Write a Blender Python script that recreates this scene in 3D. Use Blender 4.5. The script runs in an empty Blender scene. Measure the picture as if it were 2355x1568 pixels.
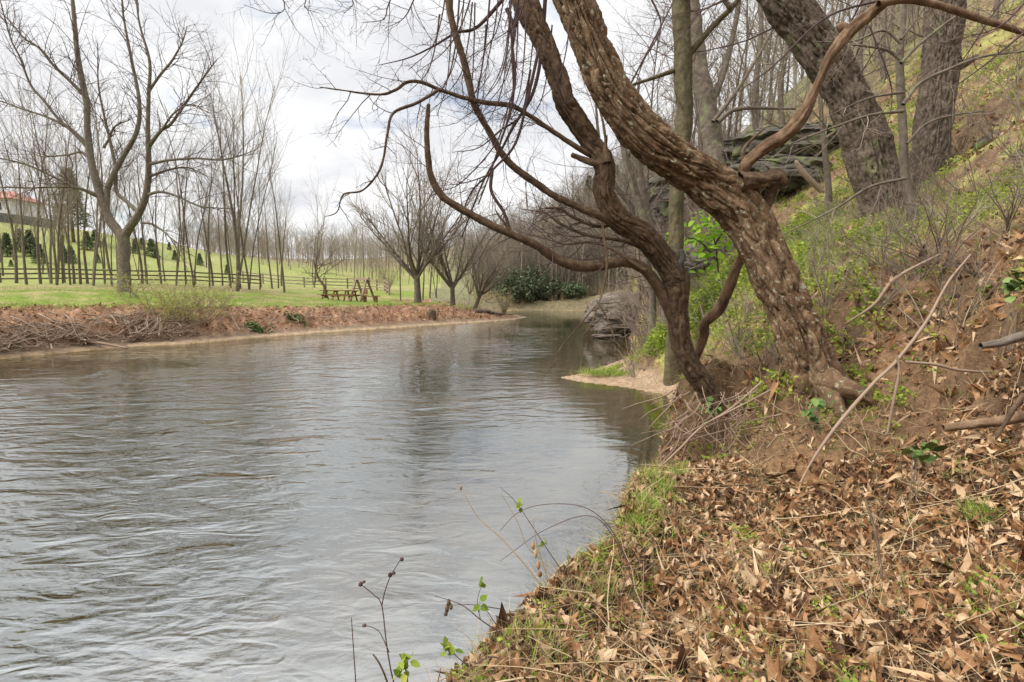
import bpy, math, random
import numpy as np
from mathutils import Vector
R = math.radians
sc = bpy.context.scene
col = sc.collection
rng = np.random.default_rng(7)
random.seed(7)

# ---------------------------------------------------------------- camera
CW, CH, F = 2355.0, 1568.0, 1250.0            # photo frame used for measurements
CAM = np.array([0.0, 0.0, 2.5]); PITCH = math.atan(134 / F)
FW = np.array([0, math.cos(PITCH), -math.sin(PITCH)]); UP = np.array([0, math.sin(PITCH), math.cos(PITCH)])
RT = np.array([1.0, 0, 0])
cam = bpy.data.cameras.new('camera'); camo = bpy.data.objects.new('camera', cam); col.objects.link(camo)
camo.location = CAM; camo.rotation_euler = (math.pi / 2 - PITCH, 0, 0)
cam.sensor_width = 36; cam.lens = 36 * F / CW; cam.clip_start = 0.05; cam.clip_end = 3000
sc.camera = camo
sc.view_settings.view_transform = 'Standard'; sc.view_settings.look = 'None'
sc.view_settings.exposure = 0.27; sc.view_settings.gamma = 1
sc.cycles.max_bounces = 6; sc.cycles.diffuse_bounces = 3; sc.cycles.glossy_bounces = 3
sc.cycles.transparent_max_bounces = 12; sc.cycles.use_denoising = True
sc.cycles.caustics_reflective = False; sc.cycles.caustics_refractive = False

# ---------------------------------------------------------------- sky and sun
SUN_EL, SUN_AZ = 46, -105                      # degrees; azimuth clockwise from +Y
w = bpy.data.worlds.new('World'); sc.world = w; w.use_nodes = True
nt = w.node_tree; nt.nodes.clear(); N = nt.nodes.new; LK = nt.links.new
def mathn(nt, op, a, b=None, c=None, clamp=False):
    n = nt.nodes.new('ShaderNodeMath'); n.operation = op; n.use_clamp = clamp
    for i, v in enumerate((a, b, c)):
        if v is None: continue
        if isinstance(v, (int, float)): n.inputs[i].default_value = v
        else: nt.links.new(v, n.inputs[i])
    return n.outputs[0]
def ramp(nt, fac, stops, interp='LINEAR'):
    n = nt.nodes.new('ShaderNodeValToRGB'); n.color_ramp.interpolation = interp
    e = n.color_ramp.elements
    while len(e) < len(stops): e.new(0.5)
    for k, (p, c) in zip(e, stops):
        k.position = p; k.color = (c[0], c[1], c[2], 1) if not isinstance(c, (int, float)) else (c, c, c, 1)
    nt.links.new(fac, n.inputs[0]); return n.outputs[0]
def mixc(nt, fac, a, b, mode='MIX'):
    n = nt.nodes.new('ShaderNodeMix'); n.data_type = 'RGBA'; n.blend_type = mode
    for s, v in ((n.inputs[0], fac), (n.inputs[6], a), (n.inputs[7], b)):
        if isinstance(v, (int, float)): s.default_value = v
        elif isinstance(v, tuple): s.default_value = (v[0], v[1], v[2], 1)
        else: nt.links.new(v, s)
    return n.outputs[2]
def noise(nt, vec, scale, detail=4, rough=0.5, dist=0.0, kind='FBM'):
    n = nt.nodes.new('ShaderNodeTexNoise'); n.inputs['Scale'].default_value = scale
    n.inputs['Detail'].default_value = detail; n.inputs['Roughness'].default_value = rough
    n.inputs['Distortion'].default_value = dist
    if vec is not None: nt.links.new(vec, n.inputs['Vector'])
    return n.outputs['Fac']
tc = N('ShaderNodeTexCoord'); sep = N('ShaderNodeSeparateXYZ'); LK(tc.outputs['Generated'], sep.inputs[0])
zz = mathn(nt, 'ADD', mathn(nt, 'MAXIMUM', sep.outputs['Z'], 0.0), 0.22)
cx = mathn(nt, 'DIVIDE', sep.outputs['X'], zz); cy = mathn(nt, 'DIVIDE', sep.outputs['Y'], zz)
cmb = N('ShaderNodeCombineXYZ'); LK(cx, cmb.inputs[0]); LK(cy, cmb.inputs[1]); cmb.inputs[2].default_value = 3.3
n1 = noise(nt, cmb.outputs[0], 0.9, 7, 0.55, 0.4)
n2 = noise(nt, cmb.outputs[0], 2.3, 8, 0.58, 0.2)
dens = mathn(nt, 'ADD', mathn(nt, 'MULTIPLY', n1, 0.6), mathn(nt, 'MULTIPLY', n2, 0.4))
ccol = ramp(nt, dens, [(0.30, (.80, .81, .84)), (0.42, (.98, .98, .99)), (0.48, (.93, .935, .945)), (0.56, (.78, .785, .81)), (0.68, (.62, .63, .67))])
mask = ramp(nt, n2, [(0.32, 0.45), (0.43, 1.0)])
sky = N('ShaderNodeTexSky'); sky.sky_type = 'NISHITA'; sky.sun_disc = False
sky.sun_elevation = R(SUN_EL); sky.sun_rotation = R(SUN_AZ)
skc = mixc(nt, 1.0, sky.outputs[0], (0.125, 0.125, 0.125), 'MULTIPLY')
skyc = mixc(nt, mask, skc, ccol)
bright = mathn(nt, 'ADD', mathn(nt, 'MULTIPLY', ramp(nt, sep.outputs['Z'], [(0.42, 0.0), (0.85, 1.0)]), 0.95), 0.95)
bg = N('ShaderNodeBackground')
fin = mixc(nt, 1.0, skyc, (1, 1, 1), 'MULTIPLY')
LK(fin, bg.inputs[0]); LK(bright, bg.inputs[1])
wo = N('ShaderNodeOutputWorld'); LK(bg.outputs[0], wo.inputs[0])
w.cycles.sampling_method = 'MANUAL'; w.cycles.sample_map_resolution = 512
sl = bpy.data.lights.new('sun', 'SUN'); sl.energy = 3.2; sl.angle = R(30); sl.color = (1, .95, .86)
so = bpy.data.objects.new('sun', sl); col.objects.link(so)
az = R(SUN_AZ); el = R(SUN_EL)
sd = Vector((math.sin(az) * math.cos(el), math.cos(az) * math.cos(el), math.sin(el)))
so.rotation_euler = sd.to_track_quat('Z', 'Y').to_euler()

# ---------------------------------------------------------------- helpers
def at(x, y, d):
    return CAM + d * (FW + (x - CW / 2) / F * RT + (CH / 2 - y) / F * UP)
def onz(x, y, z=0.0):
    v = FW + (x - CW / 2) / F * RT + (CH / 2 - y) / F * UP
    return CAM + v * ((z - CAM[2]) / v[2])
_perm = np.random.default_rng(3).permutation(256).astype(np.int64); _perm = np.concatenate([_perm, _perm, _perm])
_g = np.random.default_rng(4).normal(size=(256, 3)); _g /= np.linalg.norm(_g, axis=1)[:, None]
def pn(P):
    P = np.asarray(P, float); i = np.floor(P).astype(np.int64); f = P - i; i &= 255
    u = f * f * f * (f * (f * 6 - 15) + 10); out = 0
    for dx in (0, 1):
        wx = u[:, 0] if dx else 1 - u[:, 0]
        for dy in (0, 1):
            wy = u[:, 1] if dy else 1 - u[:, 1]
            for dz in (0, 1):
                wz = u[:, 2] if dz else 1 - u[:, 2]
                h = _perm[_perm[_perm[(i[:, 0] + dx) & 255] + ((i[:, 1] + dy) & 255)] + ((i[:, 2] + dz) & 255)]
                out = out + wx * wy * wz * (_g[h] * (f - np.array([dx, dy, dz]))).sum(1)
    return out * 1.6
def fbm(P, o=4, r=0.5):
    P = np.asarray(P, float); a = 1.0; s = 0; t = 0
    for k in range(o):
        s = s + a * pn(P * 2 ** k + 17.3 * k); t += a; a *= r
    return s / t
def sst(a, b, x):
    t = np.clip((np.asarray(x, float) - a) / (b - a), 0, 1); return t * t * (3 - 2 * t)

class MB:
    def __init__(s): s.v = []; s.q = []; s.t = []; s.a = []; s.n = 0
    def add(s, v, q=None, t=None, tint=None):
        v = np.asarray(v, float).reshape(-1, 3); s.v.append(v)
        if q is not None and len(q): s.q.append(np.asarray(q, np.int64).reshape(-1, 4) + s.n)
        if t is not None and len(t): s.t.append(np.asarray(t, np.int64).reshape(-1, 3) + s.n)
        if tint is None: tint = random.random()
        s.a.append(np.broadcast_to(np.asarray(tint, float), (len(v),)).copy()); s.n += len(v)
    def arrays(s):
        v = np.concatenate(s.v) if s.v else np.zeros((0, 3))
        q = np.concatenate(s.q) if s.q else np.zeros((0, 4), np.int64)
        t = np.concatenate(s.t) if s.t else np.zeros((0, 3), np.int64)
        a = np.concatenate(s.a) if s.a else np.zeros(0)
        return v, q, t, a
    def mesh(s, name, mat, smooth=True, org=(0, 0, 0), color=None):
        v, q, t, a = s.arrays(); v = v - np.asarray(org)
        me = bpy.data.meshes.new(name); me.vertices.add(len(v)); me.vertices.foreach_set('co', v.ravel())
        loops = np.concatenate([q.ravel(), t.ravel()]).astype(np.int32)
        me.loops.add(len(loops)); me.loops.foreach_set('vertex_index', loops)
        nf = len(q) + len(t); me.polygons.add(nf)
        st = np.concatenate([np.arange(len(q)) * 4, len(q) * 4 + np.arange(len(t)) * 3]).astype(np.int32)
        me.polygons.foreach_set('loop_start', st)
        me.polygons.foreach_set('use_smooth', np.full(nf, smooth))
        me.update(calc_edges=True)
        at_ = me.attributes.new('tint', 'FLOAT', 'POINT'); at_.data.foreach_set('value', a)
        if color is not None:
            c = me.attributes.new('zone', 'FLOAT_COLOR', 'POINT')
            c.data.foreach_set('color', np.concatenate([color, np.ones((len(color), 1))], 1).ravel())
        if mat: me.materials.append(mat)
        return me
    def build(s, name, mat, parent=None, smooth=True, org=None, color=None):
        o = (0, 0, 0) if org is None else org
        if parent is not None and org is None: o = parent.location
        ob = bpy.data.objects.new(name, s.mesh(name, mat, smooth, o, color))
        if parent is not None: ob.parent = parent
        else: ob.location = o
        col.objects.link(ob); return ob
def tag(o, label=None, cat=None, group=None, kind=None):
    if label: o['label'] = label
    if cat: o['category'] = cat
    if group: o['group'] = group
    if kind: o['kind'] = kind
    return o
def empty(name, loc, label=None, cat=None, group=None):
    o = bpy.data.objects.new(name, None); o.location = tuple(loc); o.empty_display_size = .2; col.objects.link(o)
    return tag(o, label, cat, group)
def copy_tree(root, loc, rz=0, s=1.0, label=None, group=None, tilt=(0, 0)):
    c = root.copy(); col.objects.link(c); c.location = tuple(loc); c.rotation_euler = (tilt[0], tilt[1], rz)
    c.scale = (s, s, s) if isinstance(s, float) or isinstance(s, int) else s
    if label: c['label'] = label
    if group: c['group'] = group
    for ch in root.children:
        k = ch.copy(); col.objects.link(k); k.parent = c
    return c

def smooth_path(P, Rr, step):
    P = np.asarray(P, float); Rr = np.asarray(Rr, float)
    Pe = np.vstack([2 * P[0] - P[1], P, 2 * P[-1] - P[-2]]); Re = np.concatenate([[Rr[0]], Rr, [Rr[-1]]])
    op = []; orr = []
    for i in range(len(P) - 1):
        n = max(1, int(math.ceil(np.linalg.norm(P[i + 1] - P[i]) / step)))
        t = np.arange(n) / n; t = t[:, None]
        a, b, c, d = Pe[i], Pe[i + 1], Pe[i + 2], Pe[i + 3]
        op.append(0.5 * (2 * b + (c - a) * t + (2 * a - 5 * b + 4 * c - d) * t ** 2 + (3 * b - a - 3 * c + d) * t ** 3))
        orr.append(Rr[i] + (Rr[i + 1] - Rr[i]) * (t[:, 0]))
    op.append(P[-1:]); orr.append(Rr[-1:])
    return np.vstack(op), np.concatenate(orr)
def tube(mb, P, Rr, k=6, cap=True, disp=None, tint=None):
    P = np.asarray(P, float); Rr = np.asarray(Rr, float); n = len(P)
    T = np.gradient(P, axis=0); T /= np.linalg.norm(T, axis=1)[:, None] + 1e-9
    ref = np.array([.31, -.88, .36]);
    if k > 8:                                    # parallel transport for fat trunks
        A = np.zeros_like(T); a = np.cross(T[0], ref); a /= np.linalg.norm(a)
        for i in range(n):
            a = a - T[i] * (a @ T[i]); a /= np.linalg.norm(a); A[i] = a
    else:
        A = np.cross(T, ref); A /= np.linalg.norm(A, axis=1)[:, None] + 1e-9
    B = np.cross(T, A)
    th = np.arange(k) * 2 * math.pi / k
    dirs = A[:, None, :] * np.cos(th)[None, :, None] + B[:, None, :] * np.sin(th)[None, :, None]
    rad = np.repeat(Rr[:, None], k, 1)
    if disp is not None:
        s = np.concatenate([[0], np.cumsum(np.linalg.norm(np.diff(P, axis=0), axis=1))])
        rad = rad + disp(s, th, Rr)
    V = P[:, None, :] + dirs * rad[:, :, None]
    i = np.arange(n - 1)[:, None] * k; j = np.arange(k)[None, :]; j2 = (j + 1) % k
    q = np.stack([i + j, i + j2, i + k + j2, i + k + j], -1).reshape(-1, 4)
    V = V.reshape(-1, 3); t = None
    if cap:
        V = np.vstack([V, P[-1] + T[-1] * Rr[-1] * .5]); jj = np.arange(k)
        t = np.stack([(n - 1) * k + jj, (n - 1) * k + (jj + 1) % k, np.full(k, n * k)], -1)
    mb.add(V, q, t, tint)
def unit(v): return v / (np.linalg.norm(v) + 1e-9)
def rnd_perp(d):
    a = np.cross(d, rng.normal(size=3)); return unit(a)
def grow(mb, p, d, L, r, lv, S, k0=6):
    """recursive bare branch; S[lv] = (segments, wobble, up, children, start, angle, length ratio)"""
    ns, wob, up, nc, st, ang, lr = S[lv]
    P = [np.array(p, float)]; d = unit(np.array(d, float)); D = [d]
    for i in range(ns):
        d = unit(d + rng.normal(size=3) * wob + np.array([0, 0, up])); P.append(P[-1] + d * L / ns); D.append(d)
    last = lv == len(S) - 1
    Rr = r * (1 - (0.85 if last else 0.75) * np.linspace(0, 1, ns + 1)); P = np.array(P)
    tube(mb, P, Rr, k0 if lv == 0 else (4 if lv == 1 else 3), cap=False)
    if last: return
    for c in range(nc):
        t = st + (1 - st) * (c + rng.random()) / nc; f = t * ns; i = min(int(f), ns - 1); q = P[i] + (P[i + 1] - P[i]) * (f - i)
        a = R(ang) * (0.7 + .6 * rng.random()); dd = unit(D[i] * math.cos(a) + rnd_perp(D[i]) * math.sin(a))
        grow(mb, q, dd, L * lr * (1.15 - .75 * t) * (.7 + .6 * rng.random()), max(Rr[i] * .6, .0015), lv + 1, S, k0)
def sprout(mb, P, Rr, n, L, S, rmax=.02, t0=.1, ang=55, bias=(0, 0, 0)):
    P = np.asarray(P); m = len(P) - 1
    for c in range(n):
        f = (t0 + (1 - t0) * (c + rng.random()) / n) * m; i = min(int(f), m - 1); q = P[i] + (P[i + 1] - P[i]) * (f - i)
        d = unit(P[i + 1] - P[i]); a = R(ang) * (.6 + .8 * rng.random())
        dd = unit(d * math.cos(a) + rnd_perp(d) * math.sin(a) + np.array(bias))
        grow(mb, q, dd, L * (.5 + rng.random()), min(rmax, Rr[i] * .6), 0, S, 4)
def scatter(mb, tv, tq, tt, pos, rot, scl, tint, tv_tint=None):
    """tile one template over many places"""
    n = len(pos); m = len(tv)
    V = np.einsum('nij,mj->nmi', rot, tv) * np.asarray(scl).reshape(n, -1)[:, None, :] + pos[:, None, :]
    off = (np.arange(n) * m)[:, None, None]
    q = (np.asarray(tq)[None] + off).reshape(-1, 4) if tq is not None and len(tq) else None
    t = (np.asarray(tt)[None] + off).reshape(-1, 3) if tt is not None and len(tt) else None
    mb.add(V.reshape(-1, 3), q, t, np.repeat(tint, m))
def rots(n, tilt, normal=None, az=None):
    """random yaw, then random tilt (radians sigma)"""
    az = rng.random(n) * 2 * math.pi if az is None else az; c, s = np.cos(az), np.sin(az); z = np.zeros(n); o = np.ones(n)
    Rz = np.stack([np.stack([c, -s, z], -1), np.stack([s, c, z], -1), np.stack([z, z, o], -1)], 1)
    a = rng.normal(size=n) * tilt; b = rng.normal(size=n) * tilt
    ca, sa, cb, sb = np.cos(a), np.sin(a), np.cos(b), np.sin(b)
    Rx = np.stack([np.stack([o, z, z], -1), np.stack([z, ca, -sa], -1), np.stack([z, sa, ca], -1)], 1)
    Ry = np.stack([np.stack([cb, z, sb], -1), np.stack([z, o, z], -1), np.stack([-sb, z, cb], -1)], 1)
    M = Rx @ Ry @ Rz
    if normal is not None:
        nz = normal; tx = np.cross(np.tile([0, 1, 0], (n, 1)), nz); tx /= np.linalg.norm(tx, axis=1)[:, None]; ty = np.cross(nz, tx)
        M = np.stack([tx, ty, nz], -1) @ M
    return M

# ---------------------------------------------------------------- materials
def material(name, stops, scale=4.0, rough=.85, bump=0.0, bscale=30, tint=0.0, stretch=None, coord='Object', spec=.25, patch=None, trans=0.0, detail=6):
    m = bpy.data.materials.new(name); m.use_nodes = True; nt = m.node_tree; b = nt.nodes['Principled BSDF']
    b.inputs['Roughness'].default_value = rough; b.inputs['Specular IOR Level'].default_value = spec
    tcn = nt.nodes.new('ShaderNodeTexCoord'); vec = tcn.outputs[coord]
    if stretch:
        mp = nt.nodes.new('ShaderNodeMapping'); mp.inputs['Scale'].default_value = stretch; nt.links.new(vec, mp.inputs[0]); vec = mp.outputs[0]
    f = noise(nt, vec, scale, detail, .6)
    f = mathn(nt, 'MULTIPLY_ADD', mathn(nt, 'SUBTRACT', f, .5), 1.5, .5)
    if tint > 0:
        a = nt.nodes.new('ShaderNodeAttribute'); a.attribute_name = 'tint'
        f = mathn(nt, 'ADD', mathn(nt, 'MULTIPLY', f, 1 - tint), mathn(nt, 'MULTIPLY', a.outputs['Fac'], tint))
    n = len(stops); c = ramp(nt, f, [(.12 + .76 * i / max(1, n - 1), s) for i, s in enumerate(stops)])
    if patch:
        pc, ps, lo, hi = patch
        pf = ramp(nt, noise(nt, tcn.outputs[coord], ps, 5, .65), [(lo, 0.0), (hi, 1.0)]); c = mixc(nt, pf, c, pc)
    nt.links.new(c, b.inputs['Base Color'])
    if bump > 0:
        bn = nt.nodes.new('ShaderNodeBump'); bn.inputs['Strength'].default_value = bump; bn.inputs['Distance'].default_value = .02
        nt.links.new(noise(nt, vec, bscale, 6, .65), bn.inputs['Height']); nt.links.new(bn.outputs[0], b.inputs['Normal'])
    if trans > 0:
        tr = nt.nodes.new('ShaderNodeBsdfTranslucent'); nt.links.new(c, tr.inputs[0]); mx = nt.nodes.new('ShaderNodeMixShader'); mx.inputs[0].default_value = trans
        nt.links.new(b.outputs[0], mx.inputs[1]); nt.links.new(tr.outputs[0], mx.inputs[2]); nt.links.new(mx.outputs[0], nt.nodes['Material Output'].inputs[0])
    return m
M = {}
M['bark'] = material('rough_bark', [(.055, .030, .017), (.165, .10, .056), (.35, .245, .15)], 9, .9, 1.0, 60, patch=((.40, .39, .27), 16, .57, .66), stretch=(1, 1, .6))
M['bark2'] = material('brown_bark', [(.045, .028, .018), (.12, .078, .048), (.24, .165, .105)], 11, .9, .8, 60, tint=.15)
M['pale_bark'] = material('worn_bark', [(.055, .03, .018), (.16, .095, .055), (.31, .21, .13)], 9, .8, .9, 50, stretch=(1, 1, .5))
M['greybark'] = material('grey_bark', [(.07, .055, .044), (.15, .12, .095), (.25, .21, .17)], 8, .9, .6, 50, tint=.2, patch=((.20, .22, .12), 3, .55, .7))
M['mossbark'] = material('mossy_bark', [(.055, .04, .025), (.11, .09, .05), (.19, .16, .10)], 9, .9, .8, 50, tint=.1, patch=((.11, .12, .05), 4, .54, .72))
M['bigbark'] = material('furrowed_bark', [(.045, .034, .027), (.13, .097, .076), (.25, .195, .155)], 12, .9, .9, 60, patch=((.19, .19, .10), 2.2, .56, .68))
M['twig'] = material('dark_twigs', [(.045, .026, .028), (.10, .062, .058), (.16, .11, .095)], 3, .8, 0, tint=.6)
M['twig_pale'] = material('pale_twigs', [(.13, .095, .075), (.24, .185, .145), (.34, .28, .22)], 3, .8, 0, tint=.6)
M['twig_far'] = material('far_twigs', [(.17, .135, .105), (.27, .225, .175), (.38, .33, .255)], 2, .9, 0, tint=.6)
M['leaf_litter'] = material('dead_leaves', [(.05, .022, .010), (.22, .10, .04), (.44, .255, .125), (.64, .47, .30)], 30, .75, .3, 60, tint=.72, spec=.3, trans=.12)
M['straw'] = material('dry_grass', [(.28, .19, .10), (.46, .34, .19), (.64, .51, .33)], 5, .7, 0, tint=.75, trans=.2)
M['grass'] = material('green_grass', [(.10, .17, .02), (.22, .34, .04), (.36, .46, .08), (.48, .46, .18)], 3, .7, 0, tint=.8, trans=.3)
M['lawn'] = material('meadow_grass', [(.12, .17, .03), (.19, .27, .04), (.29, .31, .09)], 3, .8, 0, tint=.7, trans=.25)
M['green_leaf'] = material('spring_leaves', [(.14, .22, .03), (.30, .40, .05), (.50, .52, .11)], 3, .6, 0, tint=.8, trans=.4)
M['bright_leaf'] = material('bright_spring_leaves', [(.20, .40, .03), (.33, .55, .05), (.45, .62, .08)], 3, .6, 0, tint=.8, trans=.45)
M['bud'] = material('yellow_buds', [(.28, .26, .07), (.42, .40, .11), (.5, .47, .2)], 3, .6, 0, tint=.8, trans=.35)
M['ivy'] = material('glossy_ivy', [(.04, .07, .015), (.09, .15, .03), (.18, .25, .07)], 3, .6, 0, tint=.8, spec=.3)
M['evergreen'] = material('evergreen_foliage', [(.06, .085, .045), (.12, .155, .085), (.21, .25, .14)], 3, .8, 0, tint=.8)
M['rock'] = material('layered_rock', [(.05, .04, .032), (.13, .105, .085), (.24, .20, .165)], 2.2, .85, .9, 14, stretch=(1, 1, 4), patch=((.20, .22, .13), 3, .58, .68))
M['rock2'] = material('dark_ledge_rock', [(.03, .027, .022), (.085, .075, .062), (.19, .17, .14)], 2, .85, .9, 9, stretch=(1, 1, 5), patch=((.12, .14, .05), 2, .50, .62))
M['sandrock'] = material('tan_rock', [(.26, .18, .12), (.38, .28, .19), (.48, .37, .26)], 3, .85, .6, 12)
M['wood'] = material('weathered_wood', [(.16, .12, .085), (.27, .21, .155), (.38, .31, .24)], 6, .85, .4, 30, tint=.3)
M['stain'] = material('brown_stained_wood', [(.13, .065, .035), (.22, .12, .06), (.3, .17, .09)], 6, .8, .3, 30, tint=.3)
M['fence'] = material('dark_fence_wood', [(.075, .055, .04), (.13, .10, .075), (.2, .16, .12)], 5, .85, .3, 30, tint=.3)
M['stick'] = material('dead_sticks', [(.17, .11, .075), (.30, .215, .155), (.42, .33, .25)], 5, .8, .3, 50, tint=.65)
M['white_wall'] = material('white_siding', [(.62, .63, .65), (.75, .76, .78)], 3, .7)
M['red_roof'] = material('red_roofing', [(.42, .15, .13), (.55, .24, .21)], 4, .6)
M['dark'] = material('dark_panel', [(.05, .055, .05), (.09, .09, .08)], 4, .6)
# ---------------------------------------------------------------- terrain
LB = [(-300, 864), (0, 825), (130, 812), (290, 797), (430, 790), (600, 775), (800, 760), (1000, 747), (1100, 741), (1180, 735), (1215, 729)]
LBW = [onz(x, y)[:2] for x, y in LB]
LBW = [np.array([-75., -45.]), np.array([-38., -3.])] + LBW + [np.array([0.3, 42.5]), np.array([-3., 44.5]), np.array([-6.5, 46.]), np.array([-7., 47.5])]
LH = [2.0, 1.9, 1.85, 1.75, 1.65, 1.5, 1.4, 1.28, 1.15, 1.1, 1.0, .45, .2, .5, .9, 1.0, 1.0]
RB = [(-4.2, -20), (-2.6, -6), (-1.35, 0), (-.75, 1.6), (-.35, 2.4), (.1, 3.0), (.55, 3.5), (.85, 4.6), (1.25, 6.0)]
RB += [tuple(onz(x, y)[:2]) for x, y in ((1530, 1055), (1545, 1000), (1548, 940), (1530, 908), (1430, 890), (1330, 878), (1285, 868), (1340, 858), (1400, 838), (1440, 822), (1452, 800), (1450, 782))]
RB += [(5.6, 28), (6.5, 33), (9, 40), (16, 45), (16, 47.5), (8.5, 48.5), (2, 49.5), (-4, 48.6), (-6.9, 47.6)]
RB = [np.array(p, float) for p in RB]
river = np.array([*LBW, *RB[::-1]])
def in_poly(X, Y, poly):
    ins = np.zeros(len(X), bool); n = len(poly); j = n - 1
    for i in range(n):
        xi, yi = poly[i]; xj, yj = poly[j]
        c = ((yi > Y) != (yj > Y)) & (X < (xj - xi) * (Y - yi) / (yj - yi + 1e-12) + xi); ins ^= c; j = i
    return ins
def dist_line(X, Y, L):
    d = np.full(len(X), 1e9); s = np.zeros(len(X))
    for i in range(len(L) - 1):
        a, b = L[i], L[i + 1]; ab = b - a; t = np.clip(((X - a[0]) * ab[0] + (Y - a[1]) * ab[1]) / (ab @ ab), 0, 1)
        e = np.hypot(X - a[0] - t * ab[0], Y - a[1] - t * ab[1]); m = e < d; d[m] = e[m]; s[m] = (i + t)[m]
    return d, s
# everything left of / beyond the left bank line
left_poly = np.array([*LBW, np.array([-9., 60.]), np.array([-14., 110.]), np.array([-30., 300.]), np.array([-100., 1600.]), np.array([-1600., 1600.]), np.array([-1600., -45.])])
CP = []
def cp(x, y, d): p = at(x, y, d); CP.append((p[0], p[1], p[2]))
for q in [(1700,1150,4.6),(1600,1250,3.9),(1500,1400,2.95),(1700,1400,2.9),(1400,1500,2.5),(1700,1568,2.25),(2000,1568,2.2),(2354,1568,2.1),(2354,1400,2.6),(2354,1200,3.3),(2354,1000,4.0),
          (2354,900,4.3),(2354,780,4.6),(2354,650,5.0),(2354,560,5.6),(2354,450,7.5),(2354,300,10),(2354,150,14),(2354,0,19),(2000,1300,3.4),(2000,1150,4.3),(2000,1000,5.2),
          (2050,900,5.6),(2050,800,5.9),(2000,700,6.5),(1980,640,7.0),(1750,830,7.3),(1850,730,7.4),(2200,900,4.9),(2200,750,5.5),(2200,620,6.2),(2200,540,7.5),(2200,450,9.5),
          (2200,350,12),(2250,200,16),(2250,80,21),(2080,480,11),(1950,560,9),(2000,520,10),(1950,430,15),(1850,560,10.5),(1750,700,9.5),(1700,760,8.8),(1650,850,7.8),(1600,800,10),
          (1880,905,6.0),(1640,905,6.9),(1740,960,6.2),(1700,1040,5.9),(1600,1075,5.7),(1850,1000,5.3),(1450,862,13.9),(1540,862,12.6),(1560,800,13),(1500,760,17),(1480,705,20),(1600,700,14),(1600,640,17),(1500,620,27),
          (1700,600,15),(1800,500,16),(1800,430,18),(1800,330,21),(1950,340,21),(1700,380,23),(1600,450,28),(1550,430,34),(1700,310,42),(1900,150,42),(2100,50,42),(2354,-250,42),
          (1450,440,70),(1350,478,95),(1260,520,115),(1180,575,150),(1120,600,160),(1400,650,60),(1300,655,75),(1200,665,80)]:
    cp(*q)
for x, y, z in [(.4,0,.9),(-.5,0,.86),(.1,1.6,.87),(3,0,1.15),(8,0,5),(-1.6,-10,.95),(5,-10,2),(20,-10,15),(20,5,14),(40,20,27),(60,60,42),(-12,75,2),(0,62,1.3),(15,55,1.6),(6,53,1.1),(30,50,12),(60,0,40),(200,60,90),(200,300,90),(60,200,36),(-60,170,10),(-20,200,11),(0,200,12),(20,160,14),(0,600,24),(-300,500,20),(300,600,100),(0,100,4.2),(-30,100,4.0),(2.3,6.25,.05),(2.65,6.35,.25),(2.0,6.3,.0),(1.9,5.2,.68),(1.35,4.6,.74),(.95,3.6,.82),(.4,2.9,.85),(8.5,27,2.0),(10,36,4),(12,44,4)]:
    CP.append((x, y, z))
# drop far control points that are the left side's own
CPR = np.array(CP)
LP = []
def lp(x, y, d): p = at(x, y, d); LP.append((p[0], p[1], p[2]))
for q in [(288,672,30),(0,650,43),(-400,640,43),(430,655,45),(600,664,50),(780,690,37),(960,692,38),(1085,692,38),(870,668,60),(1050,672,60),(100,672,26),(500,690,28),(700,692,32),(1130,700,42),
          (0,505,90),(100,515,88),(200,532,90),(330,550,98),(450,576,115),(560,598,140),(700,620,170),(0,600,60),(200,610,62),(400,625,66),(550,640,75),(750,650,90),(900,655,100),(-500,480,90),(-1200,500,60),(250,560,78),(50,550,72)]:
    lp(*q)
for x, y, z in [(-60,-40,2.2),(-90,10,9),(-40,15,2.2),(-150,60,22),(-200,200,26),(-100,300,14),(-12,44,1.0),(-10,52,1.3)]: LP.append((x, y, z))
CPL = np.array(LP)
def rbf_fit(C, c):
    D = np.sqrt(((C[:, None, :2] - C[None, :, :2]) ** 2).sum(-1) + c * c)
    n = len(C); A = np.zeros((n + 1, n + 1)); A[:n, :n] = -D; A[:n, n] = 1; A[n, :n] = 1
    A[:n, :n] -= np.eye(n) * 0.02
    return np.linalg.solve(A, np.concatenate([C[:, 2], [0]]))
CPA = np.vstack([CPR, CPL])
wR = rbf_fit(CPA, .25); wL = wR
def rbf(C, wt, c, X, Y):
    out = np.zeros(len(X))
    for s in range(0, len(X), 20000):
        D = np.sqrt((X[s:s + 20000, None] - C[None, :, 0]) ** 2 + (Y[s:s + 20000, None] - C[None, :, 1]) ** 2 + c * c)
        out[s:s + 20000] = -D @ wt[:-1] + wt[-1]
    return out
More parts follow.
